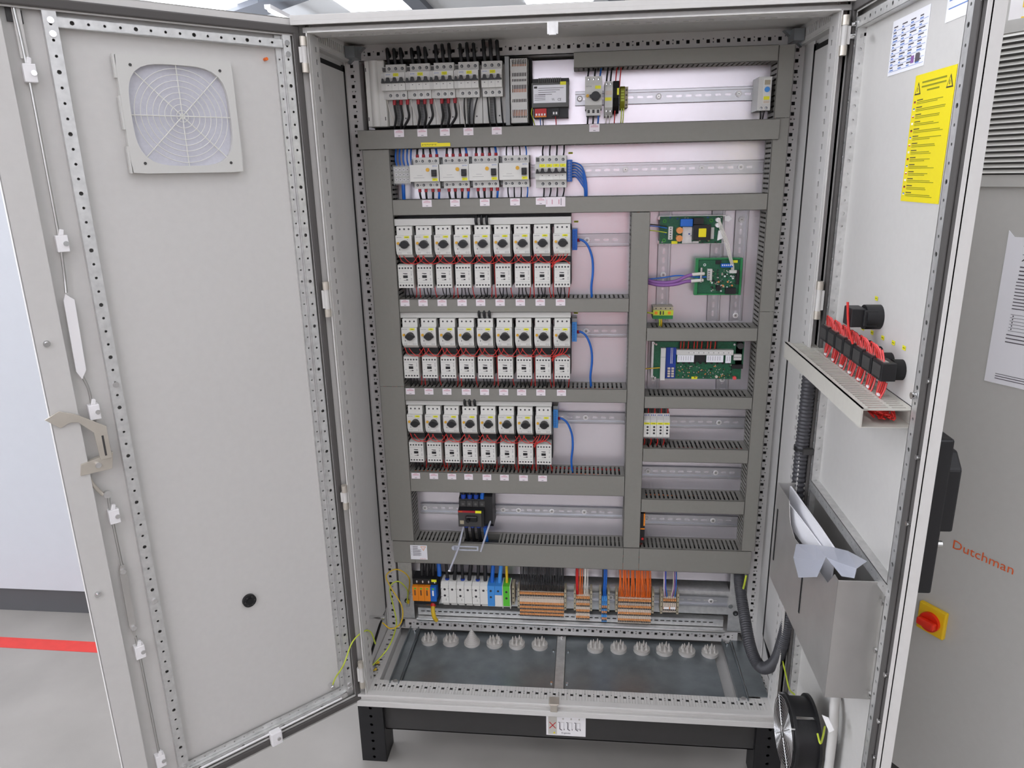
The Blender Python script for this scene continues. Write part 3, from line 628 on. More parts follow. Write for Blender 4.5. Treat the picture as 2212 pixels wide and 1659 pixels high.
b = MB('white'); p = XP(1788, 1560, .57); b.prism([(-.018, .004), (.0, .012), (.02, -.004), (.008, -.02)], -.0006, .0006, 'y'); tag(b.build('wire_flag', None, tuple(p), -math.pi/2+.4), 'small white flag tag on the wire beside the fan', 'tag')
b = MB('paint'); b.tube([FR(.31, -.006, .565), FR(.33, .004, .55), FR(.345, .006, .50), FR(.345, .006, .30)], .010, 8, sub=4); tag(b.build('wire_channel'), 'cream bent channel on the right door behind the fan', 'channel')
# corrugated conduit
pts = [(.578, -.012, 1.25), (.579, -.006, 1.10), (.580, .0, .94), (.586, .0, .70), (.588, .0, .56), Yp(1690, 1390, -.002), Yp(1674, 1430, .02), Yp(1646, 1442, .055), Yp(1623, 1405, .10), Yp(1607, 1325, .20), Yp(1598, 1262, .265), (.521, .302, .520)]
b = MB('conduit'); b.tube(pts, .0165, 12, sub=64, rf=lambda i: .0172 if i % 4 < 2 else .0150); cdt = b.build('corrugated_conduit'); tag(cdt, 'dark grey corrugated conduit looping from the cabinet floor up the right door', 'conduit')
for (x, y, z), lab in (((.580, .0, 1.02), 'dark clip holding the corrugated conduit below the door trunking'), ((.590, .0, .575), 'dark clip holding the corrugated conduit above its bend')):
    b = MB('black'); b.cyl((0, 0, -.006), (0, 0, .006), .019, 16); b.box(-.004, .03, -.03, -.01, -.007, .007, 'dark_grey'); tag(b.build('conduit_clip', None, (x, y, z)), lab, 'clip')
# ------------------------------------------------------------------ mounting plate and ducts
YP, YF = .340, .262
b = MB('zinc'); b.box(-.548, .548, YP, YP+.003, .44, 1.964); tag(b.build('mounting_plate', bev=.001), 'bright zinc plated mounting plate behind all the switchgear', 'mounting plate')
def duct(label, x0, x1, z0, z1, vert=False, yf=YF, cuts=(), name='cable_duct', group=None, ov=0., seams=(), walls=(1, 1)):
    t = thing(name, label, 'cable duct', ((x0+x1)/2, YP, (z0+z1)/2), 0, group)
    cx, cz = (x0+x1)/2, (z0+z1)/2; L = (z1-z0) if vert else (x1-x0); W = (x1-x0) if vert else (z1-z0); D = YP-yf; e = .0015
    b = MB('duct'); 
    if vert: b.box(-W/2, W/2, -.0015, -.0002, -L/2, L/2)
    else: b.box(-L/2, L/2, -.0015, -.0002, -W/2, W/2)
    n = int((L-.01)/.0125); st = (L-(n-1)*.0125-.005)/2; h = []
    for i in range(n):
        a = st+i*.0125
        if any(c0 < a+(z0 if vert else x0) < c1 for c0, c1 in cuts): continue
        h += [(a, a+.005, .008, .036), (a+.001, a+.004, .036, .041), (a, a+.005, .041, D-.007)]
    for c0, c1 in cuts: h.append((c0-(z0 if vert else x0), c1-(z0 if vert else x0), .012, D-.004))
    for sg, on in ((-1, walls[0]), (1, walls[1])):
        hh = h if on else []
        if vert: b.sheet((sg*W/2, 0, -L/2), (0, 0, 1), (0, -1, 0), L, D-.001, -e*sg, hh)
        else: b.sheet((-L/2, 0, sg*W/2), (1, 0, 0), (0, -1, 0), L, D-.001, e*sg, hh)
    b.build('base', t)
    b = MB('duct'); cuts2 = [-L/2]+[s-(z0 if vert else x0)-L/2 for s in seams]+[L/2]
    for a0, a1 in zip(cuts2, cuts2[1:]):
        a0 += .0004; a1 -= .0004
        for (p0, p1, q0, q1) in ((-W/2-.001, W/2+.001, -D, -D+.0015), (-W/2-.001, -W/2+.0005, -D, -D+.008), (W/2-.0005, W/2+.001, -D, -D+.008)):
            if vert: b.box(p0, p1, q0, q1, a0, a1)
            else: b.box(a0, a1, q0, q1, p0, p1)
    b.build('cover', t, bev=.0004)
    b = MB('black'); rng = random.Random(label)
    for i in range(int(W*D/.00016)):
        p = rng.uniform(-W/2+.006, W/2-.006); q = -rng.uniform(.010, D-.009); r_ = rng.uniform(.003, .0055); m_ = 'black' if rng.random() < .8 else rng.choice(('red', 'black_matt', 'orange_wire'))
        l0 = rng.uniform(-L/2, -L/2+.02); l1 = rng.uniform(L/2-.02, L/2)
        P = [(l0+(l1-l0)*j/5, q+rng.uniform(-.003, .003), p+rng.uniform(-.003, .003)) for j in range(6)]
        P = [(a_, min(-.008, max(-D+.008, b_)), min(W/2-.006, max(-W/2+.006, c_))) for a_, b_, c_ in P]
        b.tube([(c_, b_, a_) for a_, b_, c_ in P] if vert else P, r_, 5, m_, sub=2)
    w_ = b.build('wire_bundle', None, ((x0+x1)/2, YP, (z0+z1)/2)); tag(w_, 'wires packed inside the '+' '.join(label.split()[:12]), 'wires', kind='stuff')
    return t
duct('grey cable duct across the very top right of the mounting plate', .015, .5145, 1.933, 1.968)
duct('long grey cable duct under the row of main circuit breakers, its cover standing proud', -.556, .530, 1.7495, 1.797, yf=.258)
duct('grey cable duct directly above the top row of motor starters', -.474, .5145, 1.577, 1.617)
duct('tall grey cable duct down the left side of the mounting plate', -.546, -.475, .590, 1.748, True, seams=(1.09,))
duct('tall grey cable duct down the right side of the mounting plate', .516, .553, .590, 1.968, True, seams=(1.309, 1.80))
duct('tall grey cable duct between the motor starters and the circuit boards', .169, .2165, .590, 1.575, True)
duct('grey cable duct between the top and middle rows of motor starters', -.474, .1675, 1.3095, 1.346)
duct('grey cable duct between the middle and bottom rows of motor starters', -.474, .1675, 1.0485, 1.0865)
duct('wide grey cable duct below the bottom row of motor starters', -.474, .1675, .759, .822)
duct('widest grey cable duct along the bottom above the terminal strips', -.543, .545, .5145, .588, cuts=((-.317, -.212),), seams=(-.475, .169, .2165))
duct('grey cable duct between the green circuit board and the long relay board', .218, .5145, 1.228, 1.264)
duct('grey cable duct just below the long relay board', .218, .5145, 1.033, 1.067)
duct('grey cable duct just below the four small relay modules', .218, .5145, .870, .910)
duct('grey cable duct above the lowest rail on the right', .218, .5145, .709, .750)
# DIN rails
def din(label, x0, x1, z, screws, vert=False, y=YP, name='mounting_rail', h=.0175):
    t = thing(name, label, 'mounting rail', ((x0+x1)/2, y, z) if not vert else (z, y, (x0+x1)/2))
    L = x1-x0; b = MB('rail_zinc')
    n = int((L-.02)/.025); sl = [(.0125+i*.025, .0275+i*.025, .0095, .0155) for i in range(n)]
    P = [(0, -h), (0, h)]
    def bx(a0, a1, y0, y1, c0, c1):
        if vert: b.box(c0, c1, y0, y1, a0, a1)
        else: b.box(a0, a1, y0, y1, c0, c1)
    bx(-L/2, L/2, -.0015, -.0003, -.0125, -.0035) if False else None
    if vert: b.sheet((-.0125, -.0003, -L/2), (0, 0, 1), (1, 0, 0), L, .025, .0012, sl)
    else: b.sheet((-L/2, -.0003, -.0125), (1, 0, 0), (0, 0, 1), L, .025, .0012, sl)
    for sg in (-1, 1):
        bx(-L/2, L/2, -.0075, -.0003, sg*.0125, sg*.0113); bx(-L/2, L/2, -.0075, -.0063, sg*.0125, sg*h); bx(-L/2, L/2, -.0075, -.0050, sg*h, sg*(h-.0008))
    b.build('rail', t)
    for s in screws:
        b = MB('white_dev'); c = (s-(x0+x1)/2)
        p = (lambda yy: (0, yy, c)) if vert else (lambda yy: (c, yy, 0))
        b.cyl(p(-.0015), p(-.0045), .0078, 16, 'white'); b.cyl(p(-.0045), p(-.0065), .0045, 12, 'steel'); b.cyl(p(-.0065), p(-.0067), .0015, 6, 'ink'); b.build('screw', t)
    return t
def sx(px, py): return round(Yp(px, py, .335)[0], 4)
din('horizontal mounting rail at the top right behind the small devices', .018, .500, 1.866, [.030, sx(1423, 209), sx(1596, 206)])
din('horizontal mounting rail of the second row, mostly empty on the right', -.465, .5145, 1.684, [sx(1351, 368), sx(1516, 366), sx(1600, 366)])
din('horizontal mounting rail right of the top row of motor starters', -.465, .1675, 1.498, [sx(1268, 517)])
din('horizontal mounting rail right of the middle row of motor starters', -.465, .1675, 1.240, [sx(1266, 715)])
din('horizontal mounting rail right of the bottom row of motor starters', -.465, .1675, .977, [sx(1265, 902)])
din('horizontal mounting rail carrying the black main circuit breaker', -.465, .1675, .668, [sx(918, 1097), sx(1087, 1102), sx(1120, 1103), sx(1192, 1105), sx(1262, 1107)])
din('horizontal mounting rail carrying the four small relay modules', .219, .5145, .967, [sx(1553, 912)])
din('empty horizontal mounting rail between two ducts on the right', .219, .5145, .808, [sx(1400, 1018), sx(1546, 1022)])
din('lowest horizontal mounting rail on the right', .219, .5145, .650, [sx(1397, 1122), sx(1540, 1127)])
din('vertical mounting rail left of the green circuit boards', 1.27, 1.573, .2645, [1.40], True)
din('vertical mounting rail in the middle behind the power supply board', 1.27, 1.573, .406, [1.555], True)
din('vertical mounting rail right of the green circuit board', 1.27, 1.573, .468, [1.548, 1.285], True)
din('short vertical mounting rail behind the left end of the long relay board', 1.070, 1.225, .247, [1.098], True)
din('short vertical mounting rail behind the right end of the long relay board', 1.070, 1.225, .443, [1.098], True)

# ------------------------------------------------------------------ small helpers for devices (local: y=0 plate, -y to the front)
def screw_row(b, xs, z, y, r=.0028, cap='grey_dev'):
    for x in xs:
        b.cyl((x, y+.001, z), (x, y-.0003, z), r, 10, 'screw_hole'); b.cyl((x-.0005, y, z-.0004), (x-.0005, y-.0006, z-.0004), r*.62, 8, cap); b.cb(x-.0005, y-.0007, z-.0004, r*1.1, .0003, .0006, 'screw_hole')
# ---- row of 3-pole main breakers
def breaker(poles, lab, loc, tagtxt='1Q', aux=True, group=None, hh=.0425, h2=.0215, D1=.070, D2=.085, yel=True):
    wd = .0175*poles; t = thing('circuit_breaker', lab, 'circuit breaker', loc, 0, group)
    b = MB('white_dev'); x0, x1 = -wd/2, wd/2
    pr = [(0, -hh), (-D1, -hh), (-D1, -h2), (-D2, -h2), (-D2, h2), (-D1, h2), (-D1, hh), (0, hh)]
    b.prism(pr, x0, x1, 'x', 'white_dev2')
    b.box(x0, x1, -D2-.0004, -D2, -h2, -.004, 'white_dev'); b.box(x0, x1, -D2-.0004, -D2, .008, h2, 'white_dev')
    if aux:
        b.prism([(0, -.041), (-D1+.006, -.041), (-D1+.006, -h2), (-D2, -h2), (-D2, h2), (-D1+.006, h2), (-D1+.006, .038), (0, .038)], x0-.0105, x0-.0003, 'x', 'white_dev2')
        b.box(x0-.0095, x0-.0003, -D1+.0055, -D1+.0062, .026, .036, 'grey_dark')
    screw_row(b, [x0+.00875+.0175*k for k in range(poles)], hh-.010, -D1, .0040, 'grey_dev'); screw_row(b, [x0+.00875+.0175*k for k in range(poles)], -hh+.010, -D1, .0040, 'grey_dev')
    for k in range(1, poles): b.box(x0+.0175*k-.0002, x0+.0175*k+.0002, -D2-.0006, -D2, -h2, -.004, 'grey_dev'); b.box(x0+.0175*k-.0002, x0+.0175*k+.0002, -D1-.0002, -D1, -hh, -h2, 'grey_dev')
    for k in range(poles): b.box(x0+.0065+.0175*k, x0+.0095+.0175*k, -D2-.0008, -D2-.0004, -.010, -.0085, 'ink')
    b.text('EATON', x0+.009, -D2-.0008, .0165, .0028, 'blue', w=.011)
    b.build('housing', t)
    b = MB('black')
    for k in range(poles):
        c = x0+.00875+.0175*k; b.prism([(c-.0085, -.004), (c+.0085, -.004), (c+.0085, -.001), (c+.0045, .001), (c+.003, .009), (c-.003, .009), (c-.0045, .001), (c-.0085, -.001)], -D2-.009, -D2-.0003, 'y')
    if aux: c = x0-.005; b.prism([(c-.004, -.004), (c+.0045, -.004), (c+.004, .0), (c+.0015, .007), (c-.0015, .007), (c-.003, 0)], -D2-.008, -D2-.0003, 'y')
    b.build('lever', t)
    if yel:
        b = MB('yellow'); b.box(-.004+x0*.0, .010, -D2-.001, -D2-.0004, .012, .0195) if poles > 1 else b.box(-.0078, .0078, -D2-.001, -D2-.0004, .0115, .0195)
        b.text(tagtxt, .003 if poles > 1 else 0, -D2-.0012, .0157, .0035, 'olive_print', w=.009 if poles > 1 else .006); b.build('marker_tag', t)
    return t
QX = [-.445, -.381, -.318, -.254, -.1935]
for k, x in enumerate(QX):
    breaker(3, 'white three pole circuit breaker, %s from the left in the top row' % ORD[k] if k < 4 else 'white three pole circuit breaker at the right end of the top row', (x, YP, 1.9145), '%dQ1' % (k+1), k < 4, 'main circuit breakers in the top row')
# busbar adapters under them
for k, x in enumerate(QX):
    t = thing('busbar_adapter', 'light grey busbar adapter behind the %s top row circuit breaker' % ORD[k], 'busbar adapter', (x, YP, 1.885), 0, 'busbar adapters in the top row')
    b = MB('grey_dev'); b.box(-.031, -.012, -.046, -.002, -.076, .066, 'white_dev2'); b.box(.006, .031, -.046, -.002, -.076, .066, 'white_dev2'); b.box(-.012, .006, -.036, -.002, -.076, .066)
    for j in range(16): b.box(-.011, -.003, -.0365, -.0355, -.074+j*.004, -.072+j*.004, 'grey_dark')
    b.cyl((.014, -.046, -.058), (.014, -.0465, -.058), .002, 8, 'ink'); b.build('body', t)
t = thing('busbar_end_cover', 'smooth white busbar end cover left of the top row circuit breakers', 'cover', (-.504, YP, 1.888))
b = MB('white_dev'); b.box(-.0265, .0265, -.062, -.002, -.082, .082); b.cyl((-.003, -.056, -.081), (-.003, -.056, .081), .013, 20); b.build('shell', t, bev=.003)
b = MB('ink'); 
for x in (-.023, .022): b.box(x-.001, x+.001, -.0626, -.0618, .055, .064); b.box(x-.001, x+.001, -.0626, -.0618, -.066, -.057)
b.build('slot', t)
t = thing('busbar_cover', 'grey slotted busbar cover right of the top row circuit breakers', 'cover', (-.128, YP, 1.884))
b = MB('white_dev2')
hs = []
for r0, r1 in ((.138, .155), (.114, .123), (.102, .108), (.076, .094), (.052, .060), (.014, .034)): hs += [(.006+i*.0042, .0082+i*.0042, r0, r1) for i in range(9)]
b.sheet((-.021, -.062, -.079), (1, 0, 0), (0, 0, 1), .046, .158, -.0015, hs); b.box(-.021, -.0195, -.062, -.002, -.079, .079); b.box(.0235, .025, -.062, -.002, -.079, .079); b.box(-.021, .025, -.062, -.002, .0775, .079); b.box(-.021, .025, -.062, -.002, -.079, -.0775); b.build('cover', t)
b = MB('grey_dev'); b.box(-.033, -.022, -.068, -.002, -.083, .083); b.build('end_bracket', t, bev=.001)
b = MB('copper'); 
for z in (.06, .0, -.05): b.box(-.018, .022, -.035, -.025, z-.008, z+.008)
b.build('busbar', t)
b = MB('black_matt'); b.box(-.53, -.10, -.0015, -.0003, -.004, .168); b.box(-.10, -.095, -.03, -.0003, -.004, .168); tag(b.build('busbar_base_plate', None, (0, YP, 1.797)), 'black base plate behind the busbar adapters in the top row', 'base plate')
# wires above and below the top row
for k, x in enumerate(QX):
    for j in range(3):
        xx = x-.0175+.0175*j; pos = ('left', 'middle', 'right')[j]
        hz = 1.992+.004*random.random()+(.010 if k == 4 else .004*(k > 1))
        wire('supply_cable', 'black', [(xx, .278, 1.950), (xx-.002, .273, 1.972), (xx-.004, .278, hz), (xx-.006, .295, hz-.004), (xx-.006, .325, 1.972), (xx-.006, .333, 1.955)], .0048 if k < 4 else .0052, 'thick black cable arching from the top %s pole of the %s main breaker' % (pos, ORD[k]), 'cable', 'black cables above the top row breakers')
        if k < 3: wire('load_cable', 'black', [(xx+.006, .283, 1.874), (xx+.005, .284, 1.855), (xx+.006, .290, 1.83), (xx-.001 if j < 2 else xx-.010, .295, 1.805), (xx-.004 if j < 2 else xx-.015, .30, 1.79)], .0034, 'black cable with red ferrule under the %s pole of the %s main breaker' % (pos, ORD[k]), 'cable', 'black cables below the top row breakers', ferr=('red_ferrule', .014))
        else: wire('load_cable', 'black', [(xx+.002, .283, 1.874), (xx+(.003 if k == 4 else -.003*j), .286, 1.85), (xx+(.004 if k == 4 else -.006*j), .292, 1.82), (xx+(.008 if k == 4 else -.006*j), .30, 1.79)], .0022, 'thin black wire under the %s pole of the %s top row breaker' % (pos, ORD[k]), 'wire', 'black cables below the top row breakers')
    if k < 4: wire('signal_wire', 'white_wire', [(x-.031, .283, 1.874), (x-.028, .285, 1.85), (x-.020, .29, 1.82), (x-.018, .30, 1.79)], .0011, 'thin white wire hanging from the left side of the %s top row breaker' % ORD[k], 'wire', 'white wires below the top row breakers')
# power supply / transformer top
t = thing('power_supply', 'dark grey boxed power supply with white type label and orange terminals', 'power supply', (-.0455, YP, 1.866))
b = MB('grey_dark'); b.box(-.0475, .0475, -.066, -.004, -.024, .036); b.build('case', t, bev=.002)
b = MB('black'); b.box(-.046, .048, -.05, 0, .036, .047); b.box(-.044, .046, -.05, 0, -.048, -.024)
for i in range(12): b.box(-.030+i*.005, -.027+i*.005, -.058, -.05, .036, .048, 'grey_dark')
b.build('flange', t)
b = MB('paper'); b.box(-.043, .041, -.0668, -.066, -.013, .030); b.box(-.041, -.033, -.0672, -.0667, .022, .027, 'ink')
for i in range(4): b.box(-.030, .035-.01*i, -.0672, -.0667, .022-i*.005, .023-i*.005, 'grey_print')
for i in range(4): b.box(-.040, -.012, -.0672, -.0667, .006-i*.004, .007-i*.004, 'grey_print')
b.text('CE', .024, -.0672, -.006, .006, 'ink', w=.009); b.text('UL', .008, -.0672, -.005, .005, 'ink', w=.007); b.build('type_label', t)
b = MB('yellow'); b.box(.026, .041, -.0674, -.0668, .029, .037); b.build('marker_tag', t)
b = MB('red'); b.box(-.040, -.010, -.060, -.048, -.047, -.026)
for i in range(4): b.box(-.038+i*.0072, -.034+i*.0072, -.0605, -.060, -.043, -.038, 'white')
b.box(-.040, -.010, -.0605, -.060, -.047, -.044, 'orange'); b.build('terminal_block', t)
b = MB('black'); b.box(.004, .022, -.060, -.048, -.045, -.026)
for i in range(2): b.box(.007+i*.007, .011+i*.007, -.0605, -.060, -.041, -.035, 'white')
b.build('terminal_block', t)
for m_, p, lab in (('gnye', [(-.092, .285, 1.845), (-.095, .286, 1.83), (-.093, .288, 1.822), (-.084, .30, 1.79)], 'green and yellow wire at the left side of the boxed power supply'), ('blue', [(-.073, .29, 1.822), (-.072, .295, 1.805), (-.072, .30, 1.79)], 'thin blue wire below the boxed power supply'), ('black', [(-.066, .29, 1.822), (-.065, .295, 1.805), (-.065, .30, 1.79)], 'thin black wire below the boxed power supply'), ('red', [(-.033, .288, 1.826), (-.031, .295, 1.805), (-.031, .30, 1.79)], 'thin red wire below the boxed power supply')):
    wire('device_wire', m_, p, .0013, lab)

# ---- motor protection switches, contactors, adapters
def pkz():
    t = thing('motor_protection_switch', '', 'motor protection switch', (0, 0, 0), 0, 'motor protection switches in the three starter rows')
    b = MB('white_dev')
    b.prism([(-.02, -.046), (-.072, -.046), (-.086, -.036), (-.086, .014), (-.077, .015), (-.077, .0385), (-.02, .0385)], -.0215, .0215, 'x')
    b.prism([(-.0215, -.0365), (.0215, -.0365), (.0215, .0147), (.0215, .0147), (-.0235, .0147), (-.0235, -.025)], -.0865, -.060, 'y')
    screw_row(b, (-.0125, .0, .0125), .031, -.077, .0026, 'grey_dark')
    for x in (-.017, -.011, .010, .016): b.ring((x, -.0867, -.0325), .002, .00035, 'y', 8, 'grey_dev', 4)
    b.text('EATON', -.0135, -.0869, .010, .0026, 'grey_print', w=.013); b.box(-.0145, -.013, -.0869, -.0865, -.025, -.021, 'ink')
    b.box(.009, .011, -.0869, -.0865, .0035, .0045, 'grey_print'); b.build('housing', t)
    b = MB('black'); b.cyl((.002, -.0865, -.009), (.002, -.099, -.009), .0112, 20, 'dark_grey'); b.prism([(.002, -.0005), (.015, -.0065), (.0165, -.0115), (.002, -.0175), (-.0105, -.0125), (-.0105, -.0065)], -.101, -.0905, 'y', 'black'); b.build('rotary_knob', t, bev=.0005)
    b = MB('orange_dot'); b.cyl((-.0165, -.0865, -.006), (-.0165, -.0905, -.006), .0036, 12); b.build('test_button', t)
    b = MB('yellow'); b.box(.001, .015, -.0872, -.0866, .0075, .0130); b.box(.004, .012, -.0875, -.0872, .0095, .011, 'olive_print'); b.build('marker_tag', t)
    return t
def contactor():
    t = thing('contactor', '', 'contactor', (0, 0, 0), 0, 'contactors in the three starter rows')
    b = MB('white_dev'); b.prism([(-.02, -.0335), (-.068, -.0335), (-.078, -.0315), (-.078, .0315), (-.068, .0335), (-.02, .0335)], -.0215, .0215, 'x')
    screw_row(b, [-.0165+.0082*i for i in range(5)], .0235, -.078, .0025, 'grey_dark'); screw_row(b, [-.0165+.0082*i for i in range(5)], -.0245, -.078, .0025, 'grey_dark')
    b.box(-.0215, .0215, -.0783, -.078, .0155, .0159, 'grey_dev'); b.box(-.0215, .0215, -.0783, -.078, -.0165, -.0161, 'grey_dev')
    for z in (.012, .0075, .004, -.006, -.010): b.box(.0145, .0175, -.0784, -.078, z, z+.001, 'grey_print')
    b.box(-.018, -.0145, -.0784, -.078, -.006, -.005, 'grey_dev'); b.build('housing', t)
    b = MB('ink'); b.box(-.0075, .0055, -.0785, -.078, -.004, .0035, 'black'); b.prism([(-.0075, .0095), (-.0075, .0080), (-.001, .0068), (.005, .0068), (.005, .0090)], -.0786, -.078, 'y'); b.prism([(-.0065, -.0098), (-.0065, -.0105), (.0058, -.0105), (.0058, -.0075), (.001, -.0078), (.0005, -.0095)], -.0786, -.078, 'y'); b.build('indicator', t)
    return t
def adapter():
    t = thing('starter_adapter', '', 'adapter', (0, 0, 0), 0, 'black starter adapters')
    b = MB('black'); b.box(-.0245, .0245, -.040, -.008, -.078, .083); b.box(-.0215, .0215, -.060, -.040, -.012, .006); b.build('base', t)
    b = MB('grey_dev'); b.box(.0195, .0235, -.052, -.040, .0, .07); b.build('clip', t)
    return t
P0, C0, A0 = pkz(), contactor(), adapter()
rw = [MB(m) for m in ('red_wire',)]
def loopmesh(kind):
    b = MB('red_wire')
    if kind == 0:
        b.tube([(-.018, -.080, .012), (-.010, -.084, -.004), (.006, -.086, -.011), (.022, -.085, -.008), (.036, -.082, .010)], .0011, 5, sub=4)
        b.tube([(-.006, -.080, .010), (.004, -.083, -.002), (.014, -.085, -.009), (.028, -.086, -.012), (.044, -.082, -.004), (.052, -.080, .010)], .0011, 5, sub=4)
    else:
        b.tube([(.016, -.080, .012), (.008, -.084, .0), (-.008, -.086, -.008), (-.022, -.084, -.012), (-.030, -.082, -.022)], .0012, 5, sub=4)
        b.tube([(.004, -.080, .012), (.000, -.084, .0), (-.016, -.085, -.010), (-.027, -.082, -.024)], .0012, 5, sub=4)
        b.tube([(-.012, -.080, .012), (-.016, -.083, .002), (-.024, -.084, -.010), (-.028, -.082, -.026)], .0012, 5, sub=4)
        b.tube([(-.018, -.081, -.009), (-.002, -.086, -.004), (.010, -.085, -.006), (.021, -.080, -.016)], .0012, 5, sub=4)
    return b.mesh('jumper_wires')
LM = [loopmesh(0), loopmesh(1)]
def wmesh(m, pts, r): 
    b = MB(m); b.tube(pts, r, 6, sub=4); return b.mesh('wire')
BW = [wmesh('black', [(0, -.050, .006), (.0005, -.048, -.010), (d, -.045, -.028), (d*1.6, -.036, -.040)], .0016) for d in (-.002, .003, .006)]
RWm = [wmesh('red_wire', [(0, -.050, .006), (.0005, -.048, -.010), (d, -.045, -.028), (d*1.3, -.036, -.040)], .0013) for d in (-.002, .004)]
RV = wmesh('red_wire', [(0, -.080, .010), (.001, -.055, -.010), (.002, -.05, -.045), (.003, -.05, -.085), (.004, -.046, -.115), (.005, -.036, -.128)], .0014)
def inst(me, name, loc, label, cat, group):
    o = bpy.data.objects.new(name, me); COL.objects.link(o); o.location = loc; return tag(o, label, cat, group)
ROWS = [('top', 9, 1.5085, 1.410, 1.4575, 1.338), ('middle', 9, 1.2520, 1.148, 1.1955, 1.076), ('bottom', 8, .9920, .886, .9350, .814)]
first = True
for rn, n, zp, zc, zl, zd in ROWS:
    for k in range(n):
        x = -.4465+.054*k; nth = ORD[k]+' from the left in the '+rn+' starter row'; nsh = ORD[k]+' motor starter of the '+rn+' row'
        for P, nm, z, lab in ((P0, 'p', zp, 'white motor switch with round black knob, '+nth), (C0, 'c', zc, 'white contactor with small black window, '+nth), (A0, 'a', (zp+zc)/2, 'black adapter plate behind the '+nsh)):
            xx = x-(.003 if nm == 'c' and k < 5 else .0)
            if first: P.location = (xx, YP, z); P['label'] = lab
            else: dup(P, (xx, YP, z), lab)
        first = False
        inst(LM[0] if k < n-1 else LM[1], 'jumper_wires', (x, YP, zl), 'looping red wires below the knob of the '+nsh, 'wires', 'red control wires between the starters')
        for j in range(3):
            inst(BW[(j+k) % 3], 'motor_wire', (x-.014+.0095*j, YP, zc-.036), 'short black wire under the contactor of the '+nsh, 'wire', 'black wires under the '+nsh)
        inst(RWm[k % 2], 'coil_wire', (x+.018, YP, zc-.036), 'short red wire under the contactor of the '+nsh, 'wire', 'red wires under the starters')
        if k < n-1 and (k+(rn == 'bottom')) % 2 == 0 or k == n-2:
            inst(RV, 'coil_wire', (x+.0255, YP, zl-.004), 'vertical red wire in the gap right of the '+nsh, 'wire', 'vertical red wires between the starters')
        if k < 4: pass
    # busbar strip above
    t = thing('busbar_cover_strip', 'light grey cover strip above the %s row of motor starters' % rn, 'cover strip', (-.475, YP, zp+.0485))
    L = .054*n-.002; c = .054*((4, 4, 3)[ROWS.index((rn, n, zp, zc, zl, zd))])+.009
    b = MB('white_dev2'); b.box(0, L, -.069, -.015, -.009, .0095); b.box(-.004, L, -.052, -.003, -.018, -.009, 'black'); b.box(-.004, L, -.030, -.003, -.009, .018, 'black'); b.build('strip', t, bev=.0008)
    for j in range(3):
        xw = -.475+c+.0145*(j+0)+(.003 if n == 9 else .006)
        wire('feed_cable', 'black', [(xw, .273, zp+.038), (xw, .262, zp+.048), (xw, .265, zp+.060), (xw, .285, zp+.078)], .0042, 'thick black feed cable, %s of three, entering above the %s starter row' % (('left', 'centre', 'right')[j], rn), 'cable', 'black feed cables above the %s row' % rn)
    # blue neutral terminal and cable
    xe = -.4725+.054*n-.002+.0075
    t = thing('neutral_terminal', 'blue neutral terminal block at the right end of the %s starter row' % rn, 'terminal', (xe, YP, zp-.005))
    b = MB('blue_light' if rn != 'top' else 'blue'); b.box(-.007, .0065, -.050, -.006, -.028, .028)
    for j in range(7): b.ring((-.001, -.0503, -.022+j*.0072), .0022, .0005, 'y', 8, 'blue_dark', 4)
    b.build('body', t, bev=.001)
    if rn != 'top': b = MB('blue_dark'); b.box(-.007, .0065, -.045, -.006, .028, .038, 'galv_dark'); b.build('clamp', t)
    zz = zp-.008
    wire('neutral_cable', 'blue', [(xe+.006, .305, zz), (xe+.018, .30, zz+.001), (xe+.034, .298, zz-.012), (xe+.047, .297, zz-.045), (xe+.050, .296, zz-.085), (xe+.046, .295, zz-.13), (xe+.050, .30, zz-.17), (xe+.052, .305, zd)], .0034, 'thick blue cable hanging right of the %s starter row' % rn, 'cable', ferr=('red_ferrule', .008))
    b = MB('yellow_post'); b.box(-.006, .006, -.0006, 0, -.0025, .0025); b.box(-.004, .004, -.0009, -.0006, -.001, .001, 'olive_print'); tag(b.build('marker_tag', None, (xe+.003, YP-.001, zp+.04)), 'tiny yellow tag on the plate above the blue terminal of the %s starter row' % rn, 'tag', 'tiny yellow tags on the mounting plate')

# ---- second row
t = thing('terminal_cover_block', 'clear capped distribution terminal block at the left end of the second row', 'terminal block', (-.449, YP, 1.682))
b = MB('white_dev2'); b.box(-.0225, .0235, -.055, -.004, -.022, .022)
for i in range(4):
    for j in range(3): b.cyl((-.015+i*.0105, -.055, .014-j*.013), (-.015+i*.0105, -.0565, .014-j*.013), .0042, 10, 'white'); b.cyl((-.015+i*.0105, -.0565, .014-j*.013), (-.015+i*.0105, -.057, .014-j*.013), .002, 8, 'grey_dev')
b.build('body', t)
b = MB('clear_cover'); b.box(-.0245, .0255, -.0605, -.0595, -.026, .026); b.box(-.0245, -.0235, -.0595, -.01, -.026, .026); b.box(-.0245, .0255, -.0595, -.01, .025, .026); b.box(-.0245, .0255, -.0595, -.01, -.026, -.025); b.build('cover', t)
RCX = [-.3825, -.302, -.2225, -.1415]
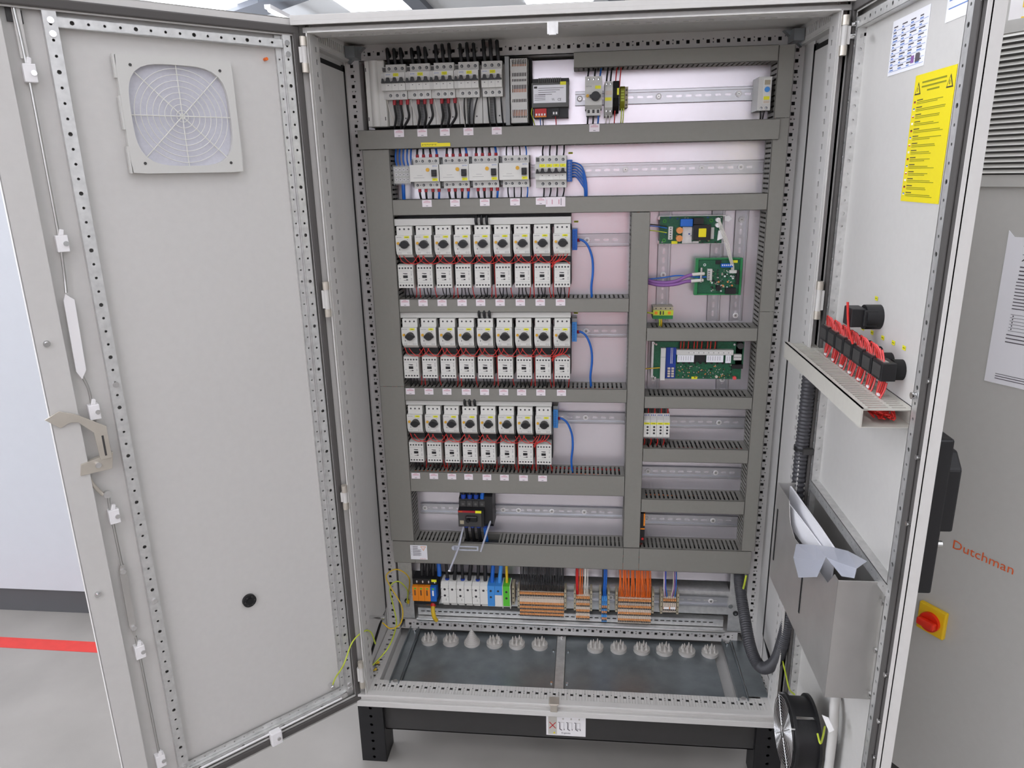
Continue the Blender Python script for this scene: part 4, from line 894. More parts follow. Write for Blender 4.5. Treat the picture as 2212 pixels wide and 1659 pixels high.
for k, x in enumerate(RCX):
    t = thing('residual_current_device', 'wide white residual current device, %s from the left in the second row' % ORD[k], 'residual current device', (x, YP, 1.6855), 0, 'residual current devices in the second row')
    b = MB('white_dev2'); b.prism([(0, -.0405), (-.062, -.0405), (-.062, -.0215), (-.075, -.0215), (-.075, .0215), (-.062, .0215), (-.062, .0405), (0, .0405)], -.0315, .039, 'x'); b.box(-.0395, .0390, -.0755, -.03, -.0215, .0215, 'white_dev'); b.box(-.0385, -.0325, -.055, 0, -.034, .034, 'grey_dev')
    for i in range(4): b.box(-.038, -.033, -.0556, -.055, .024+i*.0035, .0255+i*.0035, 'ink'); b.box(-.038, -.033, -.0556, -.055, -.036+i*.0035, -.0345+i*.0035, 'ink')
    screw_row(b, (-.023, -.006, .013, .030), .031, -.062, .0036, 'grey_dev'); screw_row(b, (-.023, -.006, .013, .030), -.031, -.062, .0036, 'grey_dev')
    for x2 in (-.0145, .0215): b.cyl((x2, -.062, .031), (x2, -.0625, .031), .0013, 6, 'ink'); b.cyl((x2, -.062, -.031), (x2, -.0625, -.031), .0013, 6, 'ink')
    b.text('EATON', .029, -.0759, .0175, .003, 'blue', w=.012); b.box(-.03, .0, -.0757, -.0755, -.012, -.0115, 'grey_print'); b.box(-.02, -.005, -.0757, -.0755, -.006, -.0055, 'grey_print'); b.box(.020, .034, -.0757, -.0755, -.0125, -.0115, 'ink')
    b.build('housing', t)
    MB('black').box(.0205, .034, -.084, -.0755, -.0095, .0085).box(.022, .0325, -.0865, -.084, -.008, -.001).build('lever', t, bev=.001)
    MB('orange_dot').cyl((.0095, -.0755, .0085), (.0095, -.0775, .0085), .0050, 16).build('test_button', t)
    b = MB('yellow'); b.box(.021, .0355, -.0762, -.0756, -.0205, -.0135); b.text('%dF1' % (k+1), .028, -.0765, -.017, .003, 'olive_print', w=.008); b.build('marker_tag', t)
    cols = ['black', 'black', 'black', 'blue']
    for i, xo in enumerate((-.023, -.006, .013, .030)):
        col = cols[i]; nm = ('black', 'black', 'black', 'blue')[i]; fr = ('red_ferrule', .012) if k < 3 else None; rr = .0032 if k < 3 else .0020
        sh = (.006, .004, .002, .001)[i]
        wire('supply_wire', col, [(x+xo+.002, .285, 1.722), (x+xo+.002, .284, 1.738), (x+xo+sh-.003, .29, 1.755)], rr, '%s wire into the top %s terminal of the %s residual current device' % (nm, ORD[i], ORD[k]), 'wire', 'wires above the residual current devices', ferr=fr)
        wire('load_wire', col, [(x+xo+.004, .285, 1.648), (x+xo+.004, .284, 1.632), (x+xo+sh, .29, 1.612)], rr, '%s wire from the bottom %s terminal of the %s residual current device' % (nm, ORD[i], ORD[k]), 'wire', 'wires below the residual current devices', ferr=fr)
for j in range(5):
    x = -.464+.0105*j
    wire('neutral_wire', 'blue', [(x+.001, .292, 1.705), (x-.001, .29, 1.725), (x+.001, .295, 1.755)], .0026, 'blue wire above the clear capped terminal block of the second row', 'wire', 'blue wires above the clear terminal block')
wire('neutral_cable', 'blue', [(-.449, .294, 1.66), (-.449, .292, 1.64), (-.451, .30, 1.61)], .0055, 'thick bright blue cable below the clear capped terminal block', 'cable')
for k in range(4):
    x = -.0655+.0178*k
    breaker(1, 'white single pole circuit breaker, %s of the four in the second row' % ORD[k], (x, YP, 1.6825), '%dF' % (k+1), k == 0, 'single pole breakers in the second row', .0405, .0205, .068, .082)
    wire('supply_wire', 'black', [(x, .285, 1.720), (x-.001+.002*k % 3*.5, .284, 1.735), (x+.002, .29, 1.755)], .0022, 'black wire into the top of the %s single pole breaker of the second row' % ORD[k], 'wire', 'wires above the single pole breakers')
    wire('load_wire', 'black', [(x+.002, .286, 1.644), (x+.002, .286, 1.632), (x+.000-.003*(k % 2), .29, 1.612)], .0022, 'black wire out of the bottom of the %s single pole breaker of the second row' % ORD[k], 'wire', 'wires below the single pole breakers')
t = thing('neutral_terminal', 'blue neutral terminal block right of the four single pole breakers', 'terminal', (.0045, YP, 1.684))
b = MB('blue'); b.box(-.0065, .0065, -.050, -.006, -.028, .028)
for j in range(7): b.ring((-.001, -.0503, -.022+j*.0072), .0022, .0005, 'y', 8, 'white', 4)
b.build('body', t, bev=.001)
for j in range(6):
    z = 1.704-.007*j
    wire('neutral_wire', 'blue', [(.010, .30, z), (.022, .298, z-.001), (.038, .296, z-.012-.002*j), (.048-.001*j, .296, 1.66-.004*j), (.051-.0012*j, .297, 1.63), (.050-.001*j, .302, 1.605)], .0020, 'blue wire fanning out of the blue terminal in the second row and bending down', 'wire', 'blue wires from the second row neutral terminal')
b = MB('yellow_post'); b.box(-.006, .006, -.0006, 0, -.0025, .0025); b.box(-.004, .004, -.0009, -.0006, -.001, .001, 'olive_print'); tag(b.build('marker_tag', None, (.006, YP-.001, 1.730)), 'tiny yellow tag on the plate above the blue terminal of the second row', 'tag', 'tiny yellow tags on the mounting plate')

# ---- top right group
t = thing('motor_protection_switch', 'single grey motor switch with black knob on the top right rail', 'motor protection switch', (.0655, YP, 1.865))
b = MB('white_dev2'); b.prism([(-.002, -.030), (-.07, -.030), (-.085, -.022), (-.085, .026), (-.073, .027), (-.073, .047), (-.002, .047)], -.0215, .0215, 'x'); b.box(-.018, .018, -.066, -.01, -.046, -.030)
for i in range(3): b.box(-.015+i*.012, -.009+i*.012, -.0665, -.066, -.040, -.032, 'dark_grey')
screw_row(b, (-.0125, 0, .0125), .040, -.073, .003, 'chrome'); b.text('EATON', -.012, -.0855, .022, .003, 'grey_print', w=.013); b.build('housing', t)
b = MB('dark_grey'); b.cyl((.005, -.085, -.002), (.005, -.097, -.002), .0115, 20, 'black'); b.prism([(.005, .006), (.018, .001), (.018, -.005), (.005, -.010), (-.010, -.005), (-.010, .001)], -.099, -.09, 'y', 'black'); b.build('rotary_knob', t)
MB('orange_dot').cyl((-.015, -.085, .0), (-.015, -.089, .0), .0038, 12).build('test_button', t)
MB('yellow').box(.004, .018, -.0858, -.085, .016, .0235).build('marker_tag', t)
t = thing('auxiliary_relay', 'slim grey two level relay between the knob switch and the black fuse holder', 'relay', (.104, YP, 1.859))
b = MB('white_dev2'); b.prism([(-.002, -.042), (-.050, -.042), (-.072, -.022), (-.072, .027), (-.062, .028), (-.062, .041), (-.002, .041)], -.010, .010, 'x'); b.box(-.008, .008, -.0725, -.072, .008, .018, 'beige'); screw_row(b, (-.005, .005), .035, -.062, .0028, 'chrome'); screw_row(b, (-.005, .005), -.030, -.064, .003, 'chrome'); b.build('housing', t)
MB('yellow').box(-.009, .007, -.0727, -.072, -.006, .002).build('marker_tag', t)
t = thing('fuse_holder', 'black fuse terminal with yellow tag on the top right rail', 'fuse holder', (.123, YP, 1.861))
b = MB('black'); b.prism([(-.002, -.034), (-.045, -.038), (-.066, -.020), (-.055, .0), (-.066, .020), (-.058, .040), (-.002, .040)], -.0075, .0075, 'x'); b.build('body', t)
MB('yellow').box(.002, .0072, -.0666, -.060, .006, .022).build('marker_tag', t)
t = thing('earth_terminal', 'green and yellow earth terminal beside the black fuse terminal, top right rail', 'terminal', (.144, YP, 1.862))
b = MB('olive_print'); b.prism([(-.002, -.027), (-.036, -.027), (-.044, -.01), (-.044, .022), (-.034, .028), (-.002, .028)], -.010, .002, 'x'); b.box(.002, .010, -.042, -.002, -.024, .026, 'beige_dark')
for i in range(4): b.box(-.008, .0, -.0445, -.044, -.008+i*.007, -.004+i*.007, 'gnye'); b.cb(.006, -.0422, -.018+i*.012, .004, .0006, .004, 'dark_grey')
b.build('body', t)
for m_, xs, z0, z1, lab in (('black', .050, 1.905, 1.935, 'first black wire down to the single knob switch'), ('black', .067, 1.905, 1.935, 'second black wire down to the single knob switch'), ('blue', .081, 1.905, 1.935, 'blue wire down to the single knob switch'), ('black', .098, 1.897, 1.935, 'left black wire down to the slim relay'), ('black', .108, 1.897, 1.935, 'right black wire down to the slim relay'), ('red', .121, 1.897, 1.935, 'red wire down to the black fuse terminal'), ('red', .131, 1.885, 1.935, 'thin red wire down to the earth terminal'),
    ('black', .052, 1.825, 1.79, 'left black wire under the single knob switch'), ('black', .066, 1.825, 1.79, 'middle black wire under the single knob switch'), ('blue', .079, 1.825, 1.79, 'blue wire under the single knob switch'), ('white_wire', .099, 1.82, 1.79, 'left white wire under the slim relay'), ('white_wire', .108, 1.82, 1.79, 'right white wire under the slim relay'), ('red', .121, 1.83, 1.79, 'red wire under the black fuse terminal'), ('gnye', .138, 1.835, 1.79, 'left green and yellow wire under the earth terminal'), ('gnye', .143, 1.835, 1.79, 'right green and yellow wire under the earth terminal')):
    dx = .004 if z1 > z0 else -.002
    wire('device_wire', m_, [(xs, .283, z0), (xs+dx*.4, .284, (z0+z1)/2), (xs+dx, .292, z1)], .0022 if m_ in ('black', 'blue') else .0014, lab+' on the top right rail')
t = thing('thermostat', 'narrow light grey thermostat with blue dial at the right end of the top rail', 'thermostat', (.490, YP, 1.864))
b = MB('white_dev2'); b.box(-.016, .016, -.070, -.002, -.045, .034); b.box(-.004, .014, -.0715, -.07, -.030, .030, 'white_dev'); b.box(-.002, .012, -.072, -.0715, .015, .026, 'beige_dark'); b.box(-.002, .012, -.072, -.0715, -.028, -.022, 'beige'); screw_row(b, (-.006, .006), -.039, -.070, .003, 'chrome'); b.build('housing', t, bev=.001)
MB('blue_light').cyl((.005, -.0715, .004), (.005, -.074, .004), .0065, 18).build('dial', t)
MB('yellow').box(-.002, .012, -.0722, -.0715, -.020, -.012).build('marker_tag', t)
for j in range(2): wire('device_wire', 'black', [(.485+.010*j, .282, 1.822), (.487+.006*j, .284, 1.808), (.488+.005*j, .29, 1.79)], .0022, '%s black wire under the thermostat with the blue dial' % ('left', 'right')[j])
# ---- main switch (bottom left) with clear shield
t = thing('main_circuit_breaker', 'large black main circuit breaker with red stripe on the lower left rail', 'circuit breaker', (-.288, YP, .700))
b = MB('black'); b.prism([(-.003, -.066), (-.056, -.066), (-.075, -.050), (-.092, -.048), (-.092, .006), (-.075, .010), (-.072, .035), (-.055, .040), (-.045, .062), (-.003, .062)], -.041, .037, 'x')
b.prism([(-.003, -.06), (-.060, -.06), (-.075, -.045), (-.075, .045), (-.055, .055), (-.003, .055)], .037, .062, 'x')
for i in range(4): b.box(-.036+i*.0195, -.020+i*.0195, -.0765, -.07, .012, .030, 'dark_grey'); b.cyl((-.028+i*.0195, -.0765, .02), (-.028+i*.0195, -.0772, .02), .004, 10, 'grey_dark')
b.build('housing', t)
b = MB('dark_grey'); b.box(-.041, .030, -.0945, -.092, -.046, .0); b.build('front_cover', t, bev=.001)
b = MB('red_ferrule'); b.box(-.041, .012, -.0948, -.0935, .0, .0065); b.text('ABB', -.033, -.0952, .003, .003, 'orange', w=.010); b.build('stripe', t)
MB('yellow').box(.012, .030, -.0952, -.0935, -.001, .007).build('marker_tag', t)
b = MB('black_shine'); b.box(-.018, .018, -.104, -.0945, -.028, -.008); b.cyl((-.008, -.104, -.018), (-.008, -.116, -.018), .005, 10); b.build('lever', t, bev=.004)
MB('beige_dark').box(-.036, -.024, -.0955, -.0945, -.038, -.026).build('sticker', t)
for i in range(4):
    x = -.288-.028+.0195*i; bl = i == 3
    wire('supply_cable', 'blue' if bl else 'black', [(x, .275, .735), (x+.001, .275, .750), (x+.001, .285, .775)], .0060, ('blue' if bl else 'black')+' heavy cable into the top %s pole of the black main breaker' % ORD[i], 'cable', 'heavy cables above the main breaker', ferr=('blue_dark' if not bl else 'blue', .013))
    wire('load_cable', 'blue' if bl else 'black', [(x+.004, .285, .645), (x+.004, .285, .62), (x+.006, .30, .575)], .0060, ('blue' if bl else 'black')+' heavy cable from the bottom %s pole of the black main breaker' % ORD[i], 'cable', 'heavy cables below the main breaker', ferr=('blue_dark', .012))
sh = thing('locking_bracket', 'clear plastic holder with two long arms hanging from the main breaker', 'bracket', (-.29, .255, .60))
def rel(p): return tuple(Vector(p)-Vector((-.29, .255, .60)))
pA, pB = Yp(1062, 1118, .272), Yp(1038, 1192, .225)
b = MB('film'); b.cyl(rel(pA), rel(pB), .0032, 6)
pC, pD = Yp(1003, 1130, .268), Yp(990, 1185, .23); pE = Yp(971, 1232, .20)
b.build('arm', sh); b = MB('film'); b.cyl(rel(pC), rel(pD), .0032, 6); b.cyl(rel(pD), rel(pE), .0030, 8); b.cyl(rel(pE), rel(pE+Vector((-.0006, -.002, -.003))), .0042, 10, 'white'); b.build('arm', sh)
q0, q1 = Yp(981, 1183, .232), Yp(1034, 1186, .232)
b = MB('clear'); x0, z0, _y = rel(q0)[0], rel(q0)[2], rel(q0)[1]; x1 = rel(q1)[0]
b.box(x0, x1, _y-.003, _y, z0-.0075, z0-.004, 'film'); b.box(x0, x1, _y-.003, _y, z0+.004, z0+.0075, 'film'); b.box(x1-.005, x1, _y-.003, _y, z0-.004, z0+.004, 'film'); b.box(x0, x0+.010, _y-.003, _y, z0-.004, z0+.004, 'film'); b.cyl((x0, _y-.003, z0), (x0, _y, z0), .0075, 16, 'film'); b.build('frame', sh)
b = MB('paper'); b.box(-.0265, .0265, -.0006, 0, -.0245, .0245)
wl = b.build('warning_sticker', None, (-.461, .2605, .5525)); tag(wl, 'white sticker with bullet list and warning triangle on the bottom duct', 'sticker')
b = MB('grey_print'); b.prism([(.006, .021), (.0235, .021), (.0148, .006)][::-1], -.0010, -.0006, 'y', 'orange_lever'); b.prism([(.0085, .0195), (.021, .0195), (.0148, .009)][::-1], -.0013, -.0010, 'y', 'paper'); b.box(.0143, .0153, -.0015, -.0013, .012, .018, 'orange')
for i in range(6): z = .020-i*.0058; b.box(-.0235, -.022, -.0010, -.0006, z-.0008, z+.0008, 'ink'); b.box(-.019, -.002+(.01 if i > 1 else 0), -.0010, -.0006, z-.0002, z+.0009); b.box(-.019, -.004+(.008 if i > 1 else 0), -.0010, -.0006, z-.0022, z-.0014)
b.text('Weidmueller', .012, -.001, -.0215, .0024, 'logo_orange', w=.020); b.build('print', wl)
# ---- white labels on the ducts
b = MB('label'); b.box(-.013, .013, -.0005, 0, -.0092, .0092); lab0 = b.build('duct_label', None, (0, 0, -9))
b = MB('red_print')
for i, (w_, z) in enumerate(((.008, .0068), (.018, .0045), (.020, .0022))): b.box(-w_/2, w_/2, -.0008, -.0005, z-.0004, z+.0006)
b.box(-.003, .003, -.0008, -.0005, -.0068, -.0058, 'ink'); b.build('print', lab0)
tag(lab0, 'x', 'label')
used = False
def put(loc, lab, grp):
    global used
    if not used: used = True; lab0.location = loc; lab0['label'] = lab; lab0['group'] = grp; return lab0
    return dup(lab0, loc, lab, grp)
for rn, z, xs in (('top', 1.336, [(865, 908, 950, 994)[0:0] or 0 for _ in range(0)]),): pass
LB = {'top': (1.3365, [z_ for z_ in (242, 415, 597, 788, 965, 1152, 1345, 1535, 1729)], 653), 'middle': (1.0765, [294, 472, 644, 829, 1003, 1185, 1357, 1541, 1738], 846), 'bottom': (.8105, [346, 518, 690, 850, 1025, 1192, 1375, 1557], 1026)}
for rn in LB:
    z, xs, py = LB[rn]
    for k, q in enumerate(xs): put((Yp(820+q/4.424, py, .2605)[0], .2605, z), 'small white label on the duct below the %s motor starter of the %s row' % (ORD[k], rn), 'white labels below the starters')
for k, (q, py) in enumerate(((745, 284), (929, 283), (1109, 282), (1297, 281), (1523, 280))): put((Yp(660+q/3.687, py, .2565)[0], .2565, 1.7875), 'small white label on the duct below the %s top row circuit breaker' % ORD[k], 'white labels below the top breakers')
put((Yp(1284, 276, .2565)[0], .2565, 1.788), 'small white label on the duct below the single knob switch', 'white labels below the top breakers')
for k, q in enumerate((452, 720, 1005, 1294)): put((Yp(820+q/4.424, 436, .2605)[0], .2605, 1.607), 'small white label on the duct below the %s residual current device' % ORD[k], 'white labels below the second row')
put((Yp(1168, 432, .2605)[0], .2605, 1.608), 'small white label partly behind the wider label below the single pole breakers', 'white labels below the second row')
b = MB('label'); b.box(-.026, .026, -.0005, 0, -.0125, .0125); b.box(-.0235, -.0225, -.0008, -.0005, -.006, .006, 'red_print'); b.box(-.010, -.008, -.0008, -.0005, -.006, .006, 'red_print'); b.box(.008, .010, -.0008, -.0005, -.006, .006, 'red_print'); b.box(.014, .0155, -.0008, -.0005, -.009, .009, 'grey_print')
tag(b.build('duct_label', None, (Yp(1200, 435, .2598)[0], .2598, 1.6055)), 'wider white label with sideways print on the duct below the single pole breakers', 'label')
b = MB('yellow_lab'); b.box(-.039, .005, -.0006, 0, -.0055, .0055); b.box(.005, .039, -.0006, 0, -.0055, .0035)
for i in range(9): b.box(-.036+i*.0044, -.034+i*.0044, -.0009, -.0006, -.002+(i % 2)*.001, .0015, 'olive_print')
tag(b.build('handwritten_tape', None, (Yp(941, 311, .2565)[0], .2565, 1.7575)), 'yellow handwritten tape strip on the duct under the main breakers', 'tape')
# ------------------------------------------------------------------ right hand boards
t = thing('power_supply_board', 'dark green open frame power supply board with yellow transformer and blue choke', 'circuit board', (.329, .300, 1.525))
b = MB('pcb'); b.box(-.082, .082, -.002, 0, -.036, .036); b.build('board', t)
b = MB('galv'); b.box(-.084, .09, .0, .010, -.037, -.034); b.box(-.084, .09, 0, .010, .034, .038); b.box(-.086, -.083, -.003, .03, -.036, -.028, 'chrome'); b.box(-.086, -.083, -.003, .03, .028, .036, 'chrome'); b.build('carrier', t)
b = MB('blue'); b.box(-.030, .002, -.022, -.002, .010, .030); b.build('choke', t, bev=.002)
b = MB('black'); b.box(.004, .050, -.020, -.002, -.026, .014); b.box(.004, .03, -.02, -.002, .016, .032); b.build('transformer', t)
MB('yellow_lab').box(.018, .038, -.0225, -.020, -.018, .005).build('winding', t, bev=.002)
b = MB('orange_lever'); b.cyl((-.031, -.002, .0), (-.031, -.018, .0), .0085, 16); b.cyl((-.031, -.002, -.021), (-.031, -.018, -.021), .0085, 16); b.build('capacitor', t)
b = MB('white'); b.cyl((.068, -.002, .026), (.068, -.018, .026), .006, 14); b.cyl((.068, -.002, .012), (.068, -.018, .012), .006, 14); b.build('capacitor', t)
b = MB('galv'); b.prism([(-.022, -.035), (-.022, .008), (.003, .008), (.003, -.03), (.022, -.03), (.022, -.035)], -.004, -.002, 'y'); b.build('shield_plate', t)
b = MB('white_dev2'); b.box(-.060, -.049, -.014, -.002, -.024, .010)
for i in range(5): b.cyl((-.0545, -.014, -.020+i*.0065), (-.0545, -.0145, -.020+i*.0065), .002, 8, 'grey_dark')
b.box(.050, .060, -.010, -.002, -.024, .006, 'white_dev2')
for i in range(4): b.box(.045+.006*(i % 2), .049+.006*(i % 2), -.008, -.002, -.02+i*.006, -.016+i*.006, 'ink')
b.build('connector', t)
b = MB('white'); b.prism([(.069, -.029), (.084, -.022), (.078, .0), (.071, -.002)], -.016, -.004, 'y'); b.build('plug', t, bev=.002)
b = MB('ink')
for i in range(26):
    x = random.uniform(-.078, .078); z = random.choice((random.uniform(.030, .034), random.uniform(-.034, -.028), random.uniform(-.03, .03))); b.cb(x, -.004, z, .004, .004, .003, random.choice(('ink', 'beige_dark', 'grey_dev', 'blue_dark')))
for x, z in ((-.070, .024), (-.07, -.027), (.052, .024), (.048, -.027)): b.ring((x, -.0025, z), .004, .0009, 'y', 12, 'green', 4)
b.build('components', t)
MB('yellow').box(-.050, -.034, -.003, -.002, -.0365, -.029).build('marker_tag', t)
t = thing('control_board', 'bright green controller board in a green rail carrier', 'circuit board', (.4065, .300, 1.400))
b = MB('pcb_green'); b.box(-.062, .062, -.004, .010, -.050, .050); b.box(-.062, -.054, -.012, -.004, -.050, .050); b.box(.056, .062, -.012, -.004, -.050, .050); b.box(-.054, .056, -.009, -.004, .046, .050); b.box(-.054, .056, -.009, -.004, -.050, -.046); b.build('carrier', t, bev=.0006)
b = MB('pcb'); b.box(-.053, .055, -.007, -.005, -.045, .045); b.build('board', t)
b = MB('white_dev2'); b.box(-.030, -.018, -.020, -.007, -.008, .022); b.box(.028, .050, -.016, -.007, .010, .018)
for i in range(5): b.box(-.029, -.024, -.0205, -.020, -.005+i*.005, -.003+i*.005, 'ink')
b.box(.005, .035, -.018, -.007, .026, .036, 'blue')
for i in range(6): b.cyl((.008+i*.0052, -.018, .032), (.008+i*.0052, -.019, .032), .0018, 8, 'white')
b.build('connector', t)
b = MB('galv'); b.cyl((-.046, -.014, -.014), (-.046, -.014, .026), .0035, 8, 'chrome'); b.build('shield_clamp', t)
b = MB('ink')
for i in range(120):
    x = random.uniform(-.02, .052); z = random.uniform(-.040, .020); s_ = random.uniform(.0015, .0045); b.cb(x, -.0085, z, s_, .003, s_*random.uniform(.5, 1.1), random.choice(('ink', 'ink', 'black', 'beige', 'grey_dev', 'white', 'pcb_green')))
b.cyl((.002, -.007, -.030), (.002, -.016, -.030), .007, 16, 'black'); b.box(.02, .048, -.018, -.007, -.046, -.03, 'black'); b.box(.047, .054, -.018, -.007, -.02, .018, 'black')
for x, z in ((-.037, .032), (.04, -.002)): b.ring((x, -.0075, z), .003, .001, 'y', 10, 'white', 4)
b.box(-.009, .006, -.010, -.007, .034, .044, 'black')
for i in range(4): b.cyl((.002+i*.012, -.007, -.014-(i % 2)*.01), (.002+i*.012, -.012, -.014-(i % 2)*.01), .0025, 8, 'orange_lever')
b.build('components', t)
MB('yellow').box(.032, .049, -.0095, -.009, .037, .044).build('marker_tag', t)
for k, (m_, pts, r) in enumerate((('violet', [(.21, .30, 1.392), (.25, .292, 1.385), (.29, .288, 1.388), (.320, .284, 1.402), (.336, .284, 1.407)], .0050), ('violet', [(.21, .30, 1.386), (.25, .292, 1.378), (.29, .288, 1.380), (.320, .286, 1.388), (.334, .286, 1.389)], .0050))):
    wire('bus_cable', m_, pts, r, ('upper', 'lower')[k]+' purple cable with white stripped end, reaching the green controller board', 'cable')
    e = Vector(pts[-1]); wire('cable_core', 'white_wire', [tuple(e), tuple(e+Vector((.022, 0, .002))), tuple(e+Vector((.032, .003, .002)))], .0048, 'white stripped end of the %s purple cable at the controller board' % ('upper', 'lower')[k], 'cable')
wire('data_wire', 'blue', [(.21, .30, 1.392), (.26, .294, 1.398), (.30, .29, 1.404), (.345, .288, 1.400), (.375, .286, 1.400)], .0020, 'blue wire running along the purple cables into the controller board')
for k in range(4): wire('ribbon_wire', 'white_wire', [(.397+.001*k, .282, 1.553), (.400+.003*k, .275, 1.53), (.415+.003*k, .272, 1.495), (.428+.0025*k, .275, 1.455), (.438+.0022*k, .284, 1.43), (.440+.0022*k, .290, 1.415)], .0010, 'thin white wires linking the power supply board and the green controller board', 'wire', 'white wires between the two green boards')
for m_, z0, z1, lab in (('black', 1.542, 1.540, 'short black wire at the left of the power supply board'), ('blue', 1.538, 1.535, 'short blue wire at the left of the power supply board'), ('gnye', 1.526, 1.523, 'short green and yellow wire at the left of the power supply board')):
    wire('device_wire', m_, [(.212, .295, z0), (.235, .290, z0-.002), (.265, .288, z1-.004)], .0014, lab)
b = MB('film'); p = Yp(1576, 472, .296); b.prism([(-.012, -.006), (-.002, -.008), (.006, 0), (-.002, .008), (-.012, .006)], -.001, .001, 'y', 'white'); tag(b.build('board_spacer', None, tuple(p)), 'white plastic spacer tip right of the power supply board', 'spacer')
t = thing('earth_terminal_block', 'green and yellow earth terminals on the rail end below the boards', 'terminal', (.262, YP, 1.300))
b = MB('pcb_green'); b.box(-.026, .029, -.045, -.003, -.017, -.006); b.box(-.026, .029, -.050, -.003, -.006, .008, 'gnye'); b.box(-.026, .029, -.046, -.003, .008, .017, 'beige_dark')
for i in range(4): b.cyl((-.018+i*.013, -.046, .0125), (-.018+i*.013, -.0465, .0125), .0018, 8, 'ink')
for x in (-.018, .018): b.box(x-.004, x+.004, -.0508, -.050, -.003, .005, 'orange')
b.box(-.008, -.004, -.0508, -.05, -.004, .006, 'ink'); b.box(0, .003, -.0508, -.05, -.004, .006, 'ink'); b.build('body', t)
for k, x in enumerate((.254, .259)): wire('earth_wire', 'ye' if k else 'gnye', [(x, .290, 1.284), (x+.001, .290, 1.272), (x+.001, .298, 1.258)], .0022, '%s green and yellow wire below the earth terminals on the rail end' % ('left', 'right')[k])
wire('earth_wire', 'gnye', [(.214, .30, 1.302), (.225, .292, 1.301), (.238, .290, 1.300)], .0022, 'green and yellow wire entering the earth terminals from the duct at the left')
# long relay board
t = thing('relay_board', 'long dark green relay board with white label strips, between two ducts', 'circuit board', (.364, .300, 1.164))
b = MB('pcb'); b.box(-.122, .122, -.002, 0, -.054, .054); b.box(.104, .126, -.002, 0, -.02, .054); b.build('board', t)
b = MB('white_dev2'); b.box(-.103, -.090, -.016, -.002, -.055, .038); b.box(-.060, .094, -.020, -.002, .020, .034); b.box(.097, .118, -.014, -.002, .004, .020)
b.box(-.1032, -.0898, -.0163, -.0158, .012, .0125, 'grey_dark')
for i in range(26): b.box(-.028+i*.0045, -.026+i*.0045, -.0205, -.020, .025, .028, 'white' if i % 3 else 'grey_dev')
for i in range(5): b.cyl((.0995+i*.004, -.014, .012), (.0995+i*.004, -.0145, .012), .0012, 6, 'ink')
b.build('connector', t)
for x0, x1, z0 in ((-.058, -.012, 0), (.022, .068, 0), (.074, .089, -.002)):
    b = MB('paper')
    b.box(x0, x1, -.0185, -.018, z0-.001, .019)
    for i in range(int((x1-x0)/.007)): b.box(x0+.004+i*.0065, x0+.0048+i*.0065, -.0188, -.0185, z0+.004, .016, 'grey_print')
    b.build('label_strip', t)
b = MB('blue_dark'); b.box(-.088, -.060, -.006, -.002, -.052, .038)
for i in range(24): b.box(-.075, -.0735, -.008, -.006, -.008+i*.0019, -.0070+i*.0019, 'white'); b.box(-.071, -.0695, -.008, -.006, -.008+i*.0019, -.0070+i*.0019, 'white')
for i in range(4):
    for j in range(2): b.cb(-.0785+j*.0105, -.008, -.022-i*.0075, .007, .006, .005, 'beige')
b.build('switch_block', t)
b = MB('black'); b.box(-.010, .020, -.016, -.002, -.001, .019); b.box(.094, .124, -.012, -.002, -.021, -.010)
for i in range(10): b.cyl((-.054+i*.0155, -.002, -.006), (-.054+i*.0155, -.006, -.006), .0038, 12)
for i in range(170):
    x = random.uniform(-.055, .098); z = random.uniform(-.050, -.013); s_ = random.uniform(.0012, .003); b.cb(x, -.0035, z, s_, .002, s_, random.choice(('ink', 'ink', 'black', 'beige', 'grey_dev', 'pcb_green', 'orange_lever')))
b.cyl((.113, -.002, .045), (.113, -.018, .045), .0085, 16, 'dark_grey'); b.cyl((.055, -.002, -.047), (.055, -.005, -.047), .004, 12, 'beige'); b.build('components', t)
b = MB('chrome')
for x, z in ((-.116, .047), (-.116, -.05), (.098, .047), (.10, -.053), (-.122, .05), (-.122, -.047)): b.cyl((x, -.002, z), (x, -.008, z), .003, 8)
b.box(-.128, -.122, -.004, .02, -.05, .054, 'galv'); b.build('standoff', t)
MB('yellow').box(-.014, .002, -.0035, -.002, -.0545, -.0475).build('marker_tag', t)
MB('red_pink').cyl((.104, -.002, -.049), (.104, -.010, -.049), .005, 12).build('indicator', t)
for k in range(9):
    x = .311+.0122*k
    for q in range(2): wire('control_wire', ('red_wire', 'black')[q] if k % 3 else ('black', 'red_wire')[q], [(x+.004*q, .290, 1.200), (x+.004*q, .286, 1.212), (x+.004*q+.001, .290, 1.235)], .0015, 'short wire entering the top connector of the long relay board', 'wire', 'red and black wires above the long relay board')
wire('signal_wire', 'ye', [(.212, .295, 1.138), (.235, .290, 1.142), (.262, .290, 1.144)], .0016, 'yellow wire entering the left side of the long relay board')
